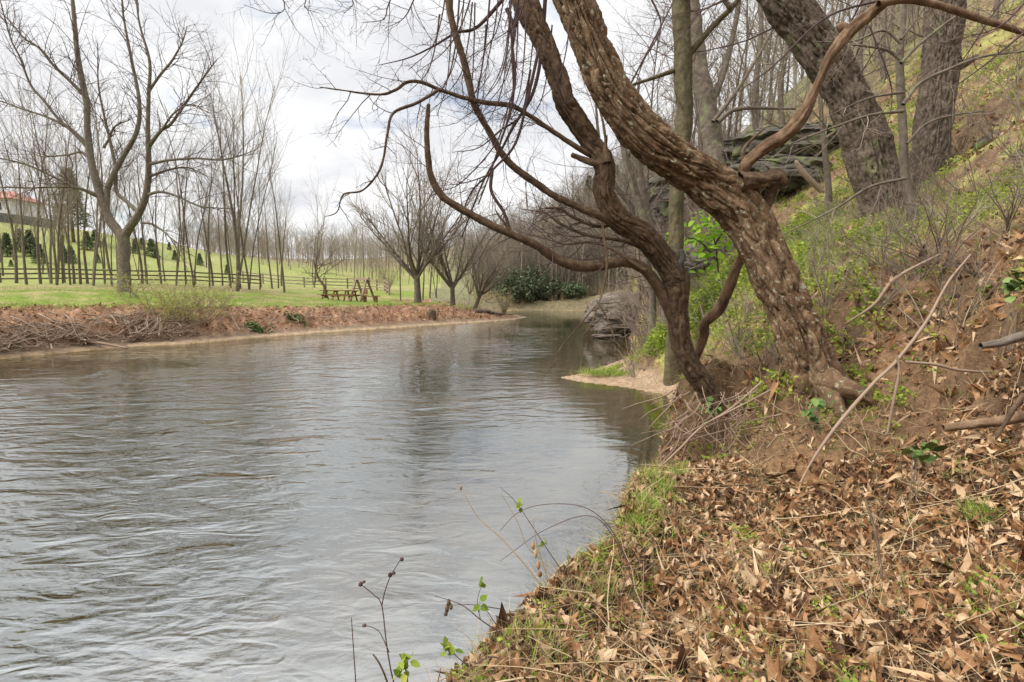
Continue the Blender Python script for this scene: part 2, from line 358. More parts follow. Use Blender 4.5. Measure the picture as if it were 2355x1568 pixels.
def H(X, Y, fine=True):
    X = np.atleast_1d(np.asarray(X, float)); Y = np.atleast_1d(np.asarray(Y, float))
    P = np.stack([X, Y, np.zeros(len(X))], 1)
    inr = in_poly(X, Y, river); inl = in_poly(X, Y, left_poly) & ~inr
    dl, sl_ = dist_line(X, Y, LBW); dr, sr = dist_line(X, Y, RB)
    z = np.zeros(len(X))
    # river bed
    db = np.minimum(dl, dr * 1.3); z[inr] = (-.05 - .75 * sst(0, np.where(dr < dl, 8.0, 4.0), db))[inr]
    # left side
    top = np.interp(sl_, np.arange(len(LH)), LH); wob = pn(P * .9) * .35 + pn(P * .28 + 5) * .5
    dd = np.maximum(dl + wob * sst(.8, 1.6, dl), 0)
    prof = np.interp(dd, [0, .7, 1.1, 2.5, 3.1], [0.02, .13, .35, .9, 1.0])
    base = rbf(CPA, wL, .25, X, Y) if inl.any() else z
    bl = sst(3.0, 9.0, dl); bz = top * np.where(dd < .8, prof, prof * 1.0); bz = np.where(dd < .7, np.minimum(bz, .13), bz)
    zl = bz * (1 - bl) + np.maximum(base, .5) * bl
    z[inl] = zl[inl]
    # right side
    rt = ~inr & ~inl
    zr = rbf(CPA, wR, .25, X, Y); near = np.hypot(X, Y)
    # steep near bank, gentle sand on the spit
    spit = sst(10.5, 12.5, Y) * sst(17.5, 16, Y) * sst(6.5, 5, X)
    wid = np.where(near < 9, .22, 1.0) + spit * 1.2 + np.where(Y > 45, .8, 0)
    f = sst(0, 1, dr / wid)
    zr2 = np.maximum(zr, .22) * f + .01
    z[rt] = zr2[rt]
    if fine:
        r = near; a = np.clip(r / 18, 0, 1)
        scar = sst(1.9, 2.6, X) * sst(8.6, 7.2, Y + (X - 4) * -.1) * sst(3.5, 4.4, Y) * (z < 3.1) * rt
        z = z + rt * f * (pn(P * 1.3) * .06 + pn(P * 3.7) * .025 * (1 - a))
        z = z + scar * (np.abs(fbm(P * 2.6 + np.stack([z, z, z], 1) * 2.2, 4)) * -.34 + .06 + fbm(P * 9 + z[:, None] * 5, 3) * .07)
        z = z + (rt & (r > 9)) * f * fbm(P * .35, 4) * .5 * sst(9, 16, r) * sst(0, 3, dr)
        bank = inl & (dl > .5) & (dl < 3.6)
        z = z + bank * (fbm(P * 1.6, 4) * .22 + fbm(P * 6, 3) * .06)
        z = z + inl * fbm(P * .15, 3) * .25 * sst(4, 10, dl)
    return z
def gz(x, y): return float(H([x], [y])[0])
def hit(x, y, d0=2.0, d1=260.0):
    """where the view ray through a photo point meets the ground"""
    d = np.exp(np.linspace(math.log(d0), math.log(d1), 700)); P = CAM + d[:, None] * ((FW + (x - CW / 2) / F * RT + (CH / 2 - y) / F * UP)[None])
    hz = H(P[:, 0], P[:, 1], True); k = np.argmax(hz > P[:, 2]);
    return P[k] * [1, 1, 0] + [0, 0, hz[k]] if (hz > P[:, 2]).any() else None
def foot(x, d):
    """ground point in the photo column x at depth d"""
    p = at(x, 660, d); return np.array([p[0], p[1], gz(p[0], p[1])])

ang = np.concatenate([np.arange(-180, -64, 4.0), np.arange(-64, -48, 1.0), np.arange(-48, 48.01, .16), np.arange(49, 64, 1.0), np.arange(64, 181, 4.0)])
rad = np.concatenate([[.05, .4], np.exp(np.arange(math.log(.8), math.log(60), .0105)), np.exp(np.arange(math.log(60.5), math.log(1500), .03))])
TH, RR = np.meshgrid(np.radians(ang), rad); X = (RR * np.sin(TH)).ravel(); Y = (RR * np.cos(TH)).ravel()
Z = H(X, Y); P3 = np.stack([X, Y, Z], 1); P2 = np.stack([X, Y, np.zeros_like(X)], 1)
inr = in_poly(X, Y, river); inl = in_poly(X, Y, left_poly) & ~inr; rt = ~inr & ~inl
dl, sl_ = dist_line(X, Y, LBW); dr, sr = dist_line(X, Y, RB); r = np.hypot(X, Y)
Zg = Z.reshape(TH.shape); gy = np.gradient(Zg, axis=0) / np.maximum(np.gradient(RR, axis=0), 1e-3); gx = np.gradient(Zg, axis=1) / np.maximum(np.gradient(TH, axis=1) * RR, 1e-3)
slope = np.hypot(gx, gy).ravel()
def C3(*c): return np.array(c, float)
def mixa(a, b, f): return a * (1 - f[:, None]) + b * f[:, None]
colr = np.tile(C3(.20, .135, .085), (len(X), 1))
nA = fbm(P2 * .6, 4); nB = fbm(P2 * 2.5, 4); nC = fbm(P2 * .12 + 9, 4); nD = fbm(P2 * 7 + 2, 3)
# right bank: litter, orange soil scar, green slope, forest floor
green = sst(-.05, .25, nB * .5 + nA * .8) * sst(7.5, 10, r)
litter = mixa(np.tile(C3(.17, .105, .06), (len(X), 1)), C3(.30, .20, .125), sst(-.3, .4, nD + nB * .5)); litter = litter * (.55 + .45 * sst(5.5, 9, r))[:, None]  # nearby ground darkened: shade in the gaps between leaves painted into its colour
cr = mixa(litter, C3(.33, .32, .10), green * .9)
scar = sst(1.9, 2.8, X) * sst(8.8, 7.0, Y) * sst(4.0, 4.9, Y + nA * .8) * (Z < 3.0)
cr = mixa(cr, C3(.23, .135, .075), scar * (.5 + .4 * sst(-.3, .3, nB)))
cr = mixa(cr, C3(.36, .19, .085), scar * sst(.12, .45, nA) * .5)
cr = mixa(cr, C3(.20, .19, .105), sst(22, 45, r)); cr = mixa(cr, C3(.20, .21, .09), sst(.0, .35, nC) * sst(30, 60, r) * .5)
cr = mixa(cr, C3(.20, .165, .10), sst(44, 47, Y) * sst(54, 51, Y) * sst(3.2, .8, dr))
sand = sst(.42, .18, Z + nA * .15) * sst(9.5, 11, Y)
cr = mixa(cr, C3(.40, .285, .19), sand * sst(19, 17, Y))
# left bank
lawn = mixa(np.tile(C3(.18, .24, .045), (len(X), 1)), C3(.32, .28, .12), sst(-.12, .35, nA + nC * .7))
lawn = mixa(lawn, C3(.32, .25, .14), sst(11, 17, dl) * sst(30, 20, dl) * sst(-.3, .3, nB + .15) * .75)
lawn = mixa(lawn, C3(.25, .28, .09), sst(20, 30, dl)); lawn = mixa(lawn, C3(.33, .31, .13), sst(22, 30, dl) * sst(0, .35, nC + nA * .4) * .8)
lawn = mixa(lawn, C3(.23, .19, .11), sst(100, 135, r))
dirt = mixa(np.tile(C3(.23, .12, .072), (len(X), 1)), C3(.40, .245, .155), sst(-.25, .4, nB + nD * .5))
cl = mixa(lawn, dirt, sst(3.5, 2.9, dl + nB * .9 + nA * .5))
cl = mixa(cl, C3(.24, .17, .115), sst(1.1, .6, dl)); cl = mixa(cl, C3(.38, .285, .19), sst(.4, .15, dl) * sst(24, 28, r))
bed = mixa(np.tile(C3(.15, .10, .045), (len(X), 1)), C3(.30, .20, .08), sst(-.3, .4, nB)); bed = mixa(bed, C3(.10, .11, .04), sst(.1, .4, nA)); bed = mixa(bed * 1.7, C3(.06, .05, .025), sst(-.25, -.6, Z))
colr = np.where(inr[:, None], bed, np.where(inl[:, None], cl, cr)) * (1 + .22 * nD + .12 * nB)[:, None]
colr = np.clip(colr, .01, .8)
nth = len(ang); i = np.arange(len(rad) - 1)[:, None] * nth; j = np.arange(nth - 1)[None, :]
tb = MB(); tb.add(P3, np.stack([i + j, i + j + 1, i + nth + j + 1, i + nth + j], -1).reshape(-1, 4))
gm = bpy.data.materials.new('soil_and_turf'); gm.use_nodes = True; nt = gm.node_tree; b = nt.nodes['Principled BSDF']; b.inputs['Roughness'].default_value = .95; b.inputs['Specular IOR Level'].default_value = .15
a = nt.nodes.new('ShaderNodeAttribute'); a.attribute_name = 'zone'; g = nt.nodes.new('ShaderNodeTexCoord')
nn = noise(nt, g.outputs['Object'], 22, 8, .7); n3 = noise(nt, g.outputs['Object'], 3.5, 8, .65)
vv = mathn(nt, 'MULTIPLY', ramp(nt, nn, [(.3, .55), (.7, 1.45)]), ramp(nt, n3, [(.3, .7), (.7, 1.3)]))
nt.links.new(mixc(nt, 1.0, a.outputs['Color'], vv, 'MULTIPLY'), b.inputs['Base Color'])
bn = nt.nodes.new('ShaderNodeBump'); bn.inputs['Strength'].default_value = .8; bn.inputs['Distance'].default_value = .06
nt.links.new(mathn(nt, 'ADD', nn, n3), bn.inputs['Height']); nt.links.new(bn.outputs[0], b.inputs['Normal'])
tag(tb.build('ground', gm, color=colr), 'river banks, meadow and wooded hillsides of soil and turf', kind='structure')

# ---------------------------------------------------------------- water
wm = bpy.data.materials.new('river_water'); wm.use_nodes = True; nt = wm.node_tree; nt.nodes.clear()
g = nt.nodes.new('ShaderNodeTexCoord').outputs['Object']
def mapped(sc_, rot=0):
    mp = nt.nodes.new('ShaderNodeMapping'); mp.inputs['Scale'].default_value = sc_; mp.inputs['Rotation'].default_value = (0, 0, rot); nt.links.new(g, mp.inputs[0]); return mp.outputs[0]
big = noise(nt, mapped((.8, 1.7, 1), R(-18)), 1.0, 1, .5, 1.0)
mid = noise(nt, mapped((2.4, 5.2, 1), R(10)), 1.0, 1.4, .5, 1.4)
fin_ = noise(nt, mapped((8, 17, 1), R(-20)), 1.0, 1, .5, 1.2)
calm = ramp(nt, noise(nt, mapped((.16, .13, 1), .4), 1.0, 2, .5, .6), [(.40, .35), (.58, 1.0)])
# the sheltered pool by the right bank and the glassy patch off the near bank
sepw = nt.nodes.new('ShaderNodeSeparateXYZ'); nt.links.new(g, sepw.inputs[0])
sh = mathn(nt, 'SUBTRACT', sepw.outputs[0], mathn(nt, 'MULTIPLY', sepw.outputs[1], .10))
shel = ramp(nt, mathn(nt, 'MULTIPLY_ADD', sh, .2, .5), [(.08, 1.0), (.50, .13)])
amp = mathn(nt, 'MULTIPLY', calm, shel)
hgt = mathn(nt, 'ADD', mathn(nt, 'ADD', mathn(nt, 'MULTIPLY', big, .7), mathn(nt, 'MULTIPLY', mid, .26)), mathn(nt, 'MULTIPLY', fin_, .05))
bn = nt.nodes.new('ShaderNodeBump'); bn.inputs['Distance'].default_value = .09; nt.links.new(hgt, bn.inputs['Height']); nt.links.new(amp, bn.inputs['Strength'])
gl = nt.nodes.new('ShaderNodeBsdfGlossy'); gl.inputs['Roughness'].default_value = .012; gl.inputs['Color'].default_value = (.95, .985, 1.0, 1); nt.links.new(bn.outputs[0], gl.inputs['Normal'])
tr = nt.nodes.new('ShaderNodeBsdfTransparent'); tr.inputs['Color'].default_value = (.80, .66, .42, 1)
df = nt.nodes.new('ShaderNodeBsdfDiffuse'); df.inputs['Color'].default_value = (.05, .052, .022, 1)
m1 = nt.nodes.new('ShaderNodeMixShader'); m1.inputs[0].default_value = .38; nt.links.new(tr.outputs[0], m1.inputs[1]); nt.links.new(df.outputs[0], m1.inputs[2])
fr = nt.nodes.new('ShaderNodeFresnel'); fr.inputs['IOR'].default_value = 1.45; nt.links.new(bn.outputs[0], fr.inputs['Normal'])
fac = mathn(nt, 'MULTIPLY_ADD', fr.outputs[0], .70, .31, clamp=True)
m2 = nt.nodes.new('ShaderNodeMixShader'); nt.links.new(fac, m2.inputs[0]); nt.links.new(m1.outputs[0], m2.inputs[1]); nt.links.new(gl.outputs[0], m2.inputs[2])
ou = nt.nodes.new('ShaderNodeOutputMaterial'); nt.links.new(m2.outputs[0], ou.inputs[0])
wb = MB(); xs = np.linspace(-100, 16, 60); ys = np.linspace(-50, 78, 60); WX, WY = np.meshgrid(xs, ys)
i = np.arange(59)[:, None] * 60; j = np.arange(59)[None]
wb.add(np.stack([WX.ravel(), WY.ravel(), np.zeros(3600)], 1), np.stack([i + j, i + j + 1, i + 61 + j, i + 60 + j], -1).reshape(-1, 4))
tag(wb.build('water', wm), 'rippled river water reflecting the cloudy sky', kind='structure')
# ---------------------------------------------------------------- hero trees by the water
def guide(pts, d, w, n=None):
    """pts photo points; d depth (number, pair or list); w width in photo px (pair or list) -> world path and radii"""
    m = len(pts); s = np.linspace(0, 1, m)
    d = np.full(m, d) if np.isscalar(d) else (np.array(d, float) if len(d) == m else np.interp(s, np.linspace(0, 1, len(d)), d))
    w_ = np.full(m, w) if np.isscalar(w) else (np.array(w, float) if len(w) == m else np.interp(s, np.linspace(0, 1, len(w)), w))
    return np.array([at(x, y, dd) for (x, y), dd in zip(pts, d)]), w_ * d / F / 2
def bark_disp(depth, fl=11.0, fa=3.2, seed=0.0, twist=.35, lumpy=.22):
    def f(s, th, Rr):
        S, T = np.meshgrid(s, th, indexing='ij'); T2 = T + S * twist; rr = np.mean(Rr)
        P = np.stack([np.cos(T2) * rr * fl + seed, np.sin(T2) * rr * fl, S * fa + seed], -1).reshape(-1, 3)
        wv = fbm(P * .6 + 3, 2) * .8; P2 = P + wv[:, None]
        a = np.abs(pn(P2)); b = np.abs(pn(P2 * [1.7, 1.7, 2.6] + 7)); c = np.abs(pn(P2 * [4, 4, 6] + 3))
        h = .25 - np.exp(-(a / .15) ** 2) * 1.05 - np.exp(-(b / .12) ** 2) * .5 - np.exp(-(c / .12) ** 2) * .15 + fbm(P * 3.5, 3) * .35
        lump = fbm(np.stack([np.cos(T) * .8, np.sin(T) * .8, S * 1.6 + seed], -1).reshape(-1, 3), 2)
        return (h * depth + lump * rr * lumpy).reshape(S.shape)
    return f
def limb(mb, pts, d, w, step=.05, k=10, disp=None, tint=.5):
    P, Rr = guide(pts, d, w); P, Rr = smooth_path(P, Rr, step); tube(mb, P, Rr, k, True, disp, tint); return P, Rr
TW = [(6, .16, .02, 5, .15, 45, .55), (5, .2, .02, 3, .2, 45, .5), (4, .25, .0, 0, 0, 0, 0)]
TW2 = [(6, .16, .02, 5, .1, 50, .5), (4, .25, .0, 0, 0, 0, 0)]

# --- the big leaning tree
base = at(1885, 905, 6.0); base[2] = gz(base[0], base[1])
big = empty('leaning_tree', base, 'big leaning tree with deeply furrowed bark, bending from the right bank over the river', 'tree')
m = MB()
limb(m, [(1905, 965), (1888, 905), (1862, 830), (1826, 740), (1786, 650), (1746, 560), (1700, 482), (1630, 420), (1545, 362), (1472, 298), (1416, 220), (1370, 125), (1322, 0), (1265, -140), (1200, -300)],
     [5.95, 6, 6, 6.05, 6.1, 6.15, 6.2, 6.2, 6.15, 6.1, 6.1, 6.1, 6.1, 6.1, 6.1], [140, 116, 98, 94, 98, 98, 104, 98, 87, 85, 83, 80, 87, 84, 76], .011, 170, bark_disp(.05, 11, 1.6))
m.build('trunk', M['bark'], big)
for pts, dd, ww in ([[(1880, 860), (1925, 885), (1975, 905), (2020, 935)], [5.95, 5.7, 5.55, 5.5], [70, 52, 36, 14]], [[(1850, 850), (1835, 900), (1822, 950), (1815, 1000)], [6.0, 5.9, 5.85, 5.8], [60, 42, 26, 12]],
                    [[(1895, 880), (1920, 930), (1945, 975), (1950, 1010)], [5.9, 5.6, 5.45, 5.3], [60, 40, 22, 10]], [[(1860, 880), (1800, 915), (1760, 960), (1700, 985)], [6.1, 6.15, 6.2, 6.2], [50, 30, 18, 8]]):
    m = MB(); limb(m, pts, dd, ww, .02, 28, bark_disp(.012, 10, 3)); m.build('root', M['bark'], big)
# curved pale limb on the right
m = MB()
limb(m, [(1690, 430), (1712, 412), (1716, 380), (1765, 336), (1810, 307), (1851, 256), (1885, 185), (1912, 127), (1958, 68), (2003, 30), (2045, -6)], [6.15, 6.1, 6.0, 5.9, 5.85, 5.8, 5.75, 5.7, 5.7, 5.7, 5.7],
     [34, 28, 28, 28, 27, 23, 22, 22, 27, 23, 20], .02, 36, bark_disp(.008, 14, 3, 3, .2, .55))
limb(m, [(1956, 75), (1935, 62), (1925, 60)], 5.7, [26, 22, 8], .02, 12)
P, Rr = limb(m, [(2020, 10), (2080, 0), (2140, 7), (2218, 31), (2277, 51), (2355, 75), (2450, 110)], 5.6, [18, 12], .04, 14, bark_disp(.004, 10, 4, 5))
br = m.build('branch', M['pale_bark'], big)
br['label'] = 'smooth orange-brown limb curving up to the right'
m = MB(); limb(m, [(1700, 418), (1750, 414), (1785, 412), (1788, 425)], 6.0, [42, 30, 36, 22], .015, 40, bark_disp(.014, 14, 6, 1, .2, .7)); limb(m, [(1782, 412), (1768, 455), (1755, 500)], [6.0, 6.1, 6.2], [32, 24, 24], .015, 32, bark_disp(.012, 14, 5, 2, .2, .5))
limb(m, [(1712, 375), (1710, 345), (1735, 315), (1765, 290)], 6.0, [12, 9, 6, 2], .03, 8)
m.build('branch_stub', M['bark2'], big)
# high twigs of the leaning tree that hang into the frame from above
m = MB()
tops = [([(1255, -20), (1245, 120), (1225, 215), (1180, 292), (1150, 350), (1110, 420), (1062, 545)], 6.2, [10, 3]), ([(1190, 20), (1178, 95), (1180, 225), (1150, 330), (1128, 395), (1100, 470)], 6.0, [8, 3]),
        ([(1130, -40), (1115, 110), (1098, 230), (1108, 255)], 6.0, [5, 1.5]), ([(1060, -60), (1048, 100), (1030, 180), (1004, 225)], 6.2, [5, 1.5]), ([(960, -20), (930, 40), (885, 65)], 5.5, [4, 1]),
        ([(905, -20), (890, 20), (882, 45), (830, 52)], 5.4, [4, 1]), ([(1180, -30), (1100, 60), (1049, 75), (997, 106), (939, 133), (870, 150)], 6.3, [10, 1.5]),
        ([(1240, 110), (1215, 220), (1185, 330), (1132, 392)], 6.0, [8, 5]), ([(1132, 392), (1130, 440), (1160, 490), (1172, 530)], 6.0, [8, 9]), ([(1165, 20), (1180, 60), (1178, 120), (1182, 150)], 6.0, [10, 4]),
        ([(1148, -30), (1138, 60), (1118, 160), (1105, 280)], 5.8, [4, 1.5]), ([(1090, -30), (1060, 60), (1020, 120), (960, 165)], 5.8, [4, 1.5]), ([(1170, 40), (1186, 180), (1170, 240), (1140, 330), (1060, 420), (1010, 440)], 5.9, [5, 2]),
        ([(1220, 160), (1200, 260), (1150, 300), (1100, 340), (1040, 350)], 6.2, [6, 1.5]), ([(1130, 395), (1085, 440), (1060, 500), (1045, 540)], 6.0, [5, 1.5]), ([(1128, 400), (1070, 420), (1000, 428)], 6.0, [4, 1.2]),
        ([(640, -30), (655, 20), (620, 30), (560, 10)], 5.0, [3, 1]), ([(800, -30), (812, 10), (790, 30)], 5.2, [3, 1]), ([(720, -30), (700, 15), (735, 30)], 5.2, [3, 1]),
        ([(1490, -20), (1520, 60), (1480, 140), (1460, 200)], 6.4, [5, 2]), ([(1420, 250), (1520, 60), (1560, -20)], 7.0, [5, 2]),
        ([(2045, -5), (1900, 40), (1780, 150), (1700, 210)], 6.0, [6, 2]), ([(2000, 60), (2050, 200), (2040, 300)], 6.0, [4, 1]), ([(2355, 75), (2250, 160), (2150, 230)], 5.5, [5, 1.5]), ([(2380, -20), (2300, 60), (2200, 90)], 5.2, [5, 1.5])]
for k_, (pts, dd, ww) in enumerate(tops):
    P, Rr = limb(m, pts, dd, ww, .07, 6, tint=.3)
    sprout(m, P, Rr, 9, .40, TW2, .0045, .15, 50, (-.1, 0, -.12))
for k_ in range(20):                               # long drooping shoots
    x0 = random.uniform(1010, 1330) if k_ < 20 else random.uniform(560, 960); y0 = random.uniform(-90, 80) if k_ < 20 else random.uniform(-120, -40); L = random.uniform(120, 330) if k_ < 20 else random.uniform(90, 160)
    b_ = random.uniform(-60, -10); d_ = random.uniform(5.2, 6.6)
    P, Rr = limb(m, [(x0, y0), (x0 + b_ * .2, y0 + L * .4), (x0 + b_ * .6, y0 + L * .75), (x0 + b_ * 1.5, y0 + L)], d_, [4, 1.5], .08, 4, tint=.2)
    sprout(m, P, Rr, 6, .35, TW2, .003, .2, 50, (-.1, 0, -.1))
m.build('hanging_twigs', M['twig'], big)

# --- the crooked tree growing beside it
base = at(1635, 905, 6.9); base[2] = gz(base[0], base[1])
crk = empty('crooked_tree', base, 'crooked dark tree with many twisting limbs at the edge of the undercut bank', 'tree')
m = MB()
limb(m, [(1640, 930), (1628, 900), (1610, 870), (1581, 828), (1564, 776), (1559, 708), (1556, 645), (1526, 595), (1475, 537), (1418, 500), (1391, 445), (1388, 378), (1357, 325), (1320, 270), (1298, 235), (1278, 170), (1245, 85), (1207, 0), (1150, -140)],
     [6.9, 6.9, 6.85, 6.8, 6.75, 6.7, 6.65, 6.6, 6.5, 6.4, 6.35, 6.3, 6.3, 6.25, 6.2, 6.2, 6.2, 6.2, 6.2], [58, 50, 46, 43, 42, 46, 56, 54, 54, 52, 46, 46, 44, 43, 46, 48, 50, 56, 50], .012, 84, bark_disp(.028, 15, 2.6, 5))
m.build('trunk', M['bark2'], crk)
allg = []
def crk_limb(pts, d, w, mat='bark2', k=18, dep=.005, n=0, L=.6, rm=.006):
    m = MB(); P, Rr = limb(m, pts, d, w, .025, k, bark_disp(dep, 12, 4, len(pts))); m.build('limb', M[mat], crk); allg.append((P, Rr, n, L, rm)); return P, Rr
crk_limb([(1560, 760), (1536, 708), (1512, 657), (1485, 622), (1457, 606), (1423, 602), (1380, 610), (1337, 613), (1297, 604), (1262, 583), (1235, 564), (1184, 542), (1118, 512), (1050, 474), (1015, 448), (992, 409), (985, 370), (981, 306), (986, 240)],
         [6.75, 6.6, 6.4, 6.2, 6.0, 5.9, 5.8, 5.7], [26, 26, 24, 24, 22, 18, 16, 15, 9], n=16, L=.7)
crk_limb([(1410, 508), (1387, 500), (1322, 472), (1271, 448), (1237, 424), (1185, 387), (1151, 349), (1134, 318), (1110, 277), (1089, 236), (1079, 192), (1066, 137), (1049, 85), (1038, 41), (1028, -20)], [6.4, 6.2, 6.0, 5.9], [20, 17, 15, 15, 16, 16], n=14, L=.7)
crk_limb([(1375, 365), (1333, 342), (1270, 301), (1220, 267), (1175, 243), (1117, 236), (1066, 224), (1014, 207), (973, 190), (939, 188), (912, 205), (884, 216), (843, 215), (785, 207), (735, 200)], [6.3, 6.0, 5.8, 5.6], [14, 11, 11, 9, 7, 5, 2.5], 'bark2', 12, .003, 22, .55)
crk_limb([(1010, 206), (960, 236), (905, 260), (891, 308), (883, 359), (868, 400), (833, 438), (790, 447), (775, 487), (745, 499)], 5.65, [8, 7, 6, 6, 5, 4, 2], 'bark2', 8, .002, 10, .3)
crk_limb([(1390, 500), (1372, 590), (1395, 500), (1392, 470)][:1] + [(1386, 520), (1395, 600), (1388, 660), (1360, 745), (1340, 770)], [6.5, 6.2, 6.0, 5.8], [7, 7, 5, 3, 2], 'bark2', 8, .001, 4, .3)
crk_limb([(1560, 640), (1530, 575), (1480, 525), (1450, 520), (1430, 505)], 6.8, [18, 16, 14, 14, 14], n=2)
crk_limb([(1430, 505), (1380, 520), (1320, 500), (1290, 480), (1255, 478)], 6.9, [12, 8, 5], n=20, L=.8)
crk_limb([(1520, 590), (1440, 555), (1350, 540), (1290, 515), (1255, 490), (1200, 480)], [6.7, 7.2], [12, 9, 7, 5, 3], n=22, L=.8)
crk_limb([(1485, 622), (1380, 560), (1300, 560), (1225, 540)], [6.3, 6.9], [9, 5, 3], n=14, L=.7)
crk_limb([(1560, 700), (1520, 610), (1470, 560), (1400, 440), (1390, 300), (1360, 180)], [6.9, 7.3], [14, 12, 10, 8, 6, 3], n=14, L=.8)
crk_limb([(1172, 530), (1150, 500), (1138, 480)], 5.7, [8, 5, 3], n=3, L=.3)
crk_limb([(1390, 380), (1350, 370), (1315, 356)], 6.25, [22, 16, 12], k=20, dep=.008)
crk_limb([(1395, 375), (1392, 340), (1396, 310)], 6.2, [24, 12, 3], k=20, dep=.006)
crk_limb([(1556, 640), (1562, 610), (1570, 592), (1566, 575)], 6.55, [20, 15, 13, 10], 'dark', 16, .004)
crk_limb([(1545, 700), (1500, 640), (1440, 600)], [6.9, 7.2], [6, 5, 3], n=6, L=.5)
crk_limb([(1370, 575), (1372, 700), (1290, 800), (1275, 840)][1:], [6.0, 5.8], [4, 3, 2], n=3, L=.2)
crk_limb([(1372, 690), (1400, 740), (1415, 790), (1412, 830)], [6.0, 5.8], [4, 3, 2], n=3, L=.2)
m = MB()
for P, Rr, n, L, rm in allg:
    if n: sprout(m, P, Rr, n, L, TW, rm, .1, 55, (-.05, 0, .03))
m.build('twigs', M['twig'], crk)
base = at(1598, 828, 7.6); base[2] = gz(base[0], base[1]) 
sm = empty('bent_tree', base, 'slender pale bent trunk rising behind the crooked tree to the leaning trunk', 'tree')
m = MB(); limb(m, [(1590, 850), (1600, 822), (1618, 775), (1622, 742), (1653, 712), (1674, 667), (1694, 616), (1712, 575), (1735, 520), (1770, 440)], [7.4, 7.3, 7.2, 7.1, 7.0, 6.9, 6.8, 6.7, 6.7, 6.7], [16, 18, 22, 22, 24, 24, 22, 20, 16, 8], .02, 24, bark_disp(.006, 12, 4, 8)); m.build('trunk', M['pale_bark'], sm)

# --- straight trunks behind
TB = [(7, .12, .03, 6, .2, 50, .6), (6, .16, .02, 5, .2, 45, .55), (5, .2, .0, 3, .2, 45, .5), (4, .25, 0, 0, 0, 0, 0)]
def trunk_tree(name, label, pts, d, w, mat, k=36, dep=.02, side=(), ntw=0, L=2.2, rt=.02, gnd=True, tm='twig', t0=.35, step=.03, fl=12, fa=2.2, group=None, S=TB):
    P, Rr = guide(pts, d, w)
    b0 = P[0].copy(); b0[2] = min(gz(b0[0], b0[1]), b0[2]) if gnd else b0[2]
    if gnd and P[0][2] > b0[2] - .05: P = np.vstack([[P[0][0], P[0][1], b0[2] - .15], P]); Rr = np.concatenate([[Rr[0] * 1.15], Rr])
    t = empty(name, b0, label, 'tree', group); P, Rr = smooth_path(P, Rr, step); m = MB(); tube(m, P, Rr, k, True, bark_disp(dep, fl, fa, float(len(label)), .08) if dep else None, .5); m.build('trunk', M[mat], t)
    mt = MB()
    for pts2, d2, w2, n2 in side:
        mm = MB(); P2, R2 = limb(mm, pts2, d2, w2, .06, 10); mm.build('branch', M[mat], t)
        if n2: sprout(mt, P2, R2, n2, .9, TW, .008, .15, 50)
    if ntw: sprout(mt, P, Rr, ntw, L, S, rt, t0, 55)
    if mt.n: mt.build('twigs', M[tm], t)
    return t
trunk_tree('straight_tree', 'straight narrow mossy trunk passing just behind the leaning tree', [(1550, 770), (1553, 640), (1554, 554), (1556, 450), (1563, 370), (1574, 274), (1570, 137), (1566, 0), (1560, -250)], 12.8, [36, 34, 33, 33, 36, 39, 40, 39, 34], 'mossbark', 40, .012,
           [([(1555, 160), (1500, 180), (1455, 195), (1448, 205)], 12.8, [12, 8, 6, 5], 6), ([(1580, 130), (1640, 60), (1680, 20), (1720, -30)], 12.8, [16, 13, 12, 10], 8), ([(1560, -20), (1650, -10), (1680, 20)], 12.5, [12, 12, 10], 3)], 10, 1.6, .012)
_h = hit(1664, 452, 12, 60); gd = 20.0 if _h is None else float(min(max((_h - CAM) @ FW, 14), 32))
trunk_tree('leaning_grey_tree', 'pale grey trunk leaning left behind the straight mossy trunk', [(1664, 452), (1646, 370), (1625, 240), (1605, 137), (1591, 17), (1570, -150)], gd, [50, 46, 42, 38, 36, 30], 'greybark', 40, .012,
           [([(1628, 250), (1660, 180), (1690, 60), (1705, -40)], gd, [16, 14, 12, 10], 12), ([(1640, 280), (1700, 200), (1760, 100), (1800, 20)], gd - .5, [10, 8, 6, 4], 12), ([(1650, 280), (1700, 250), (1830, 250)], gd - 1, [12, 10, 5], 14)], 26, 3.0, .02)
trunk_tree('massive_leaning_tree', 'massive brown furrowed trunk leaning left up the slope, in front of the upright one', [(2052, 560), (2035, 480), (2012, 400), (1978, 291), (1930, 188), (1874, 95), (1815, 15), (1740, -90), (1640, -230)], 11, [104, 98, 96, 90, 88, 88, 92, 84, 74], 'bigbark', 150, .06,
           [([(1800, 0), (1700, -10), (1600, 30)], 11, [10, 6, 3], 12)], 10, 2.5, .02, step=.025, fl=15, fa=1.5)
trunk_tree('massive_upright_tree', 'massive upright brown trunk on the slope, right of the massive leaning one', [(2112, 500), (2122, 430), (2138, 342), (2155, 205), (2172, 60), (2186, -60), (2200, -240)], 11.6, [100, 78, 72, 68, 76, 78, 72], 'bigbark', 150, .055,
           [([(2190, 160), (2220, 145), (2245, 130)], 11.5, [22, 18, 12], 2)], 6, 2.2, .02, step=.025, fl=15, fa=1.5)
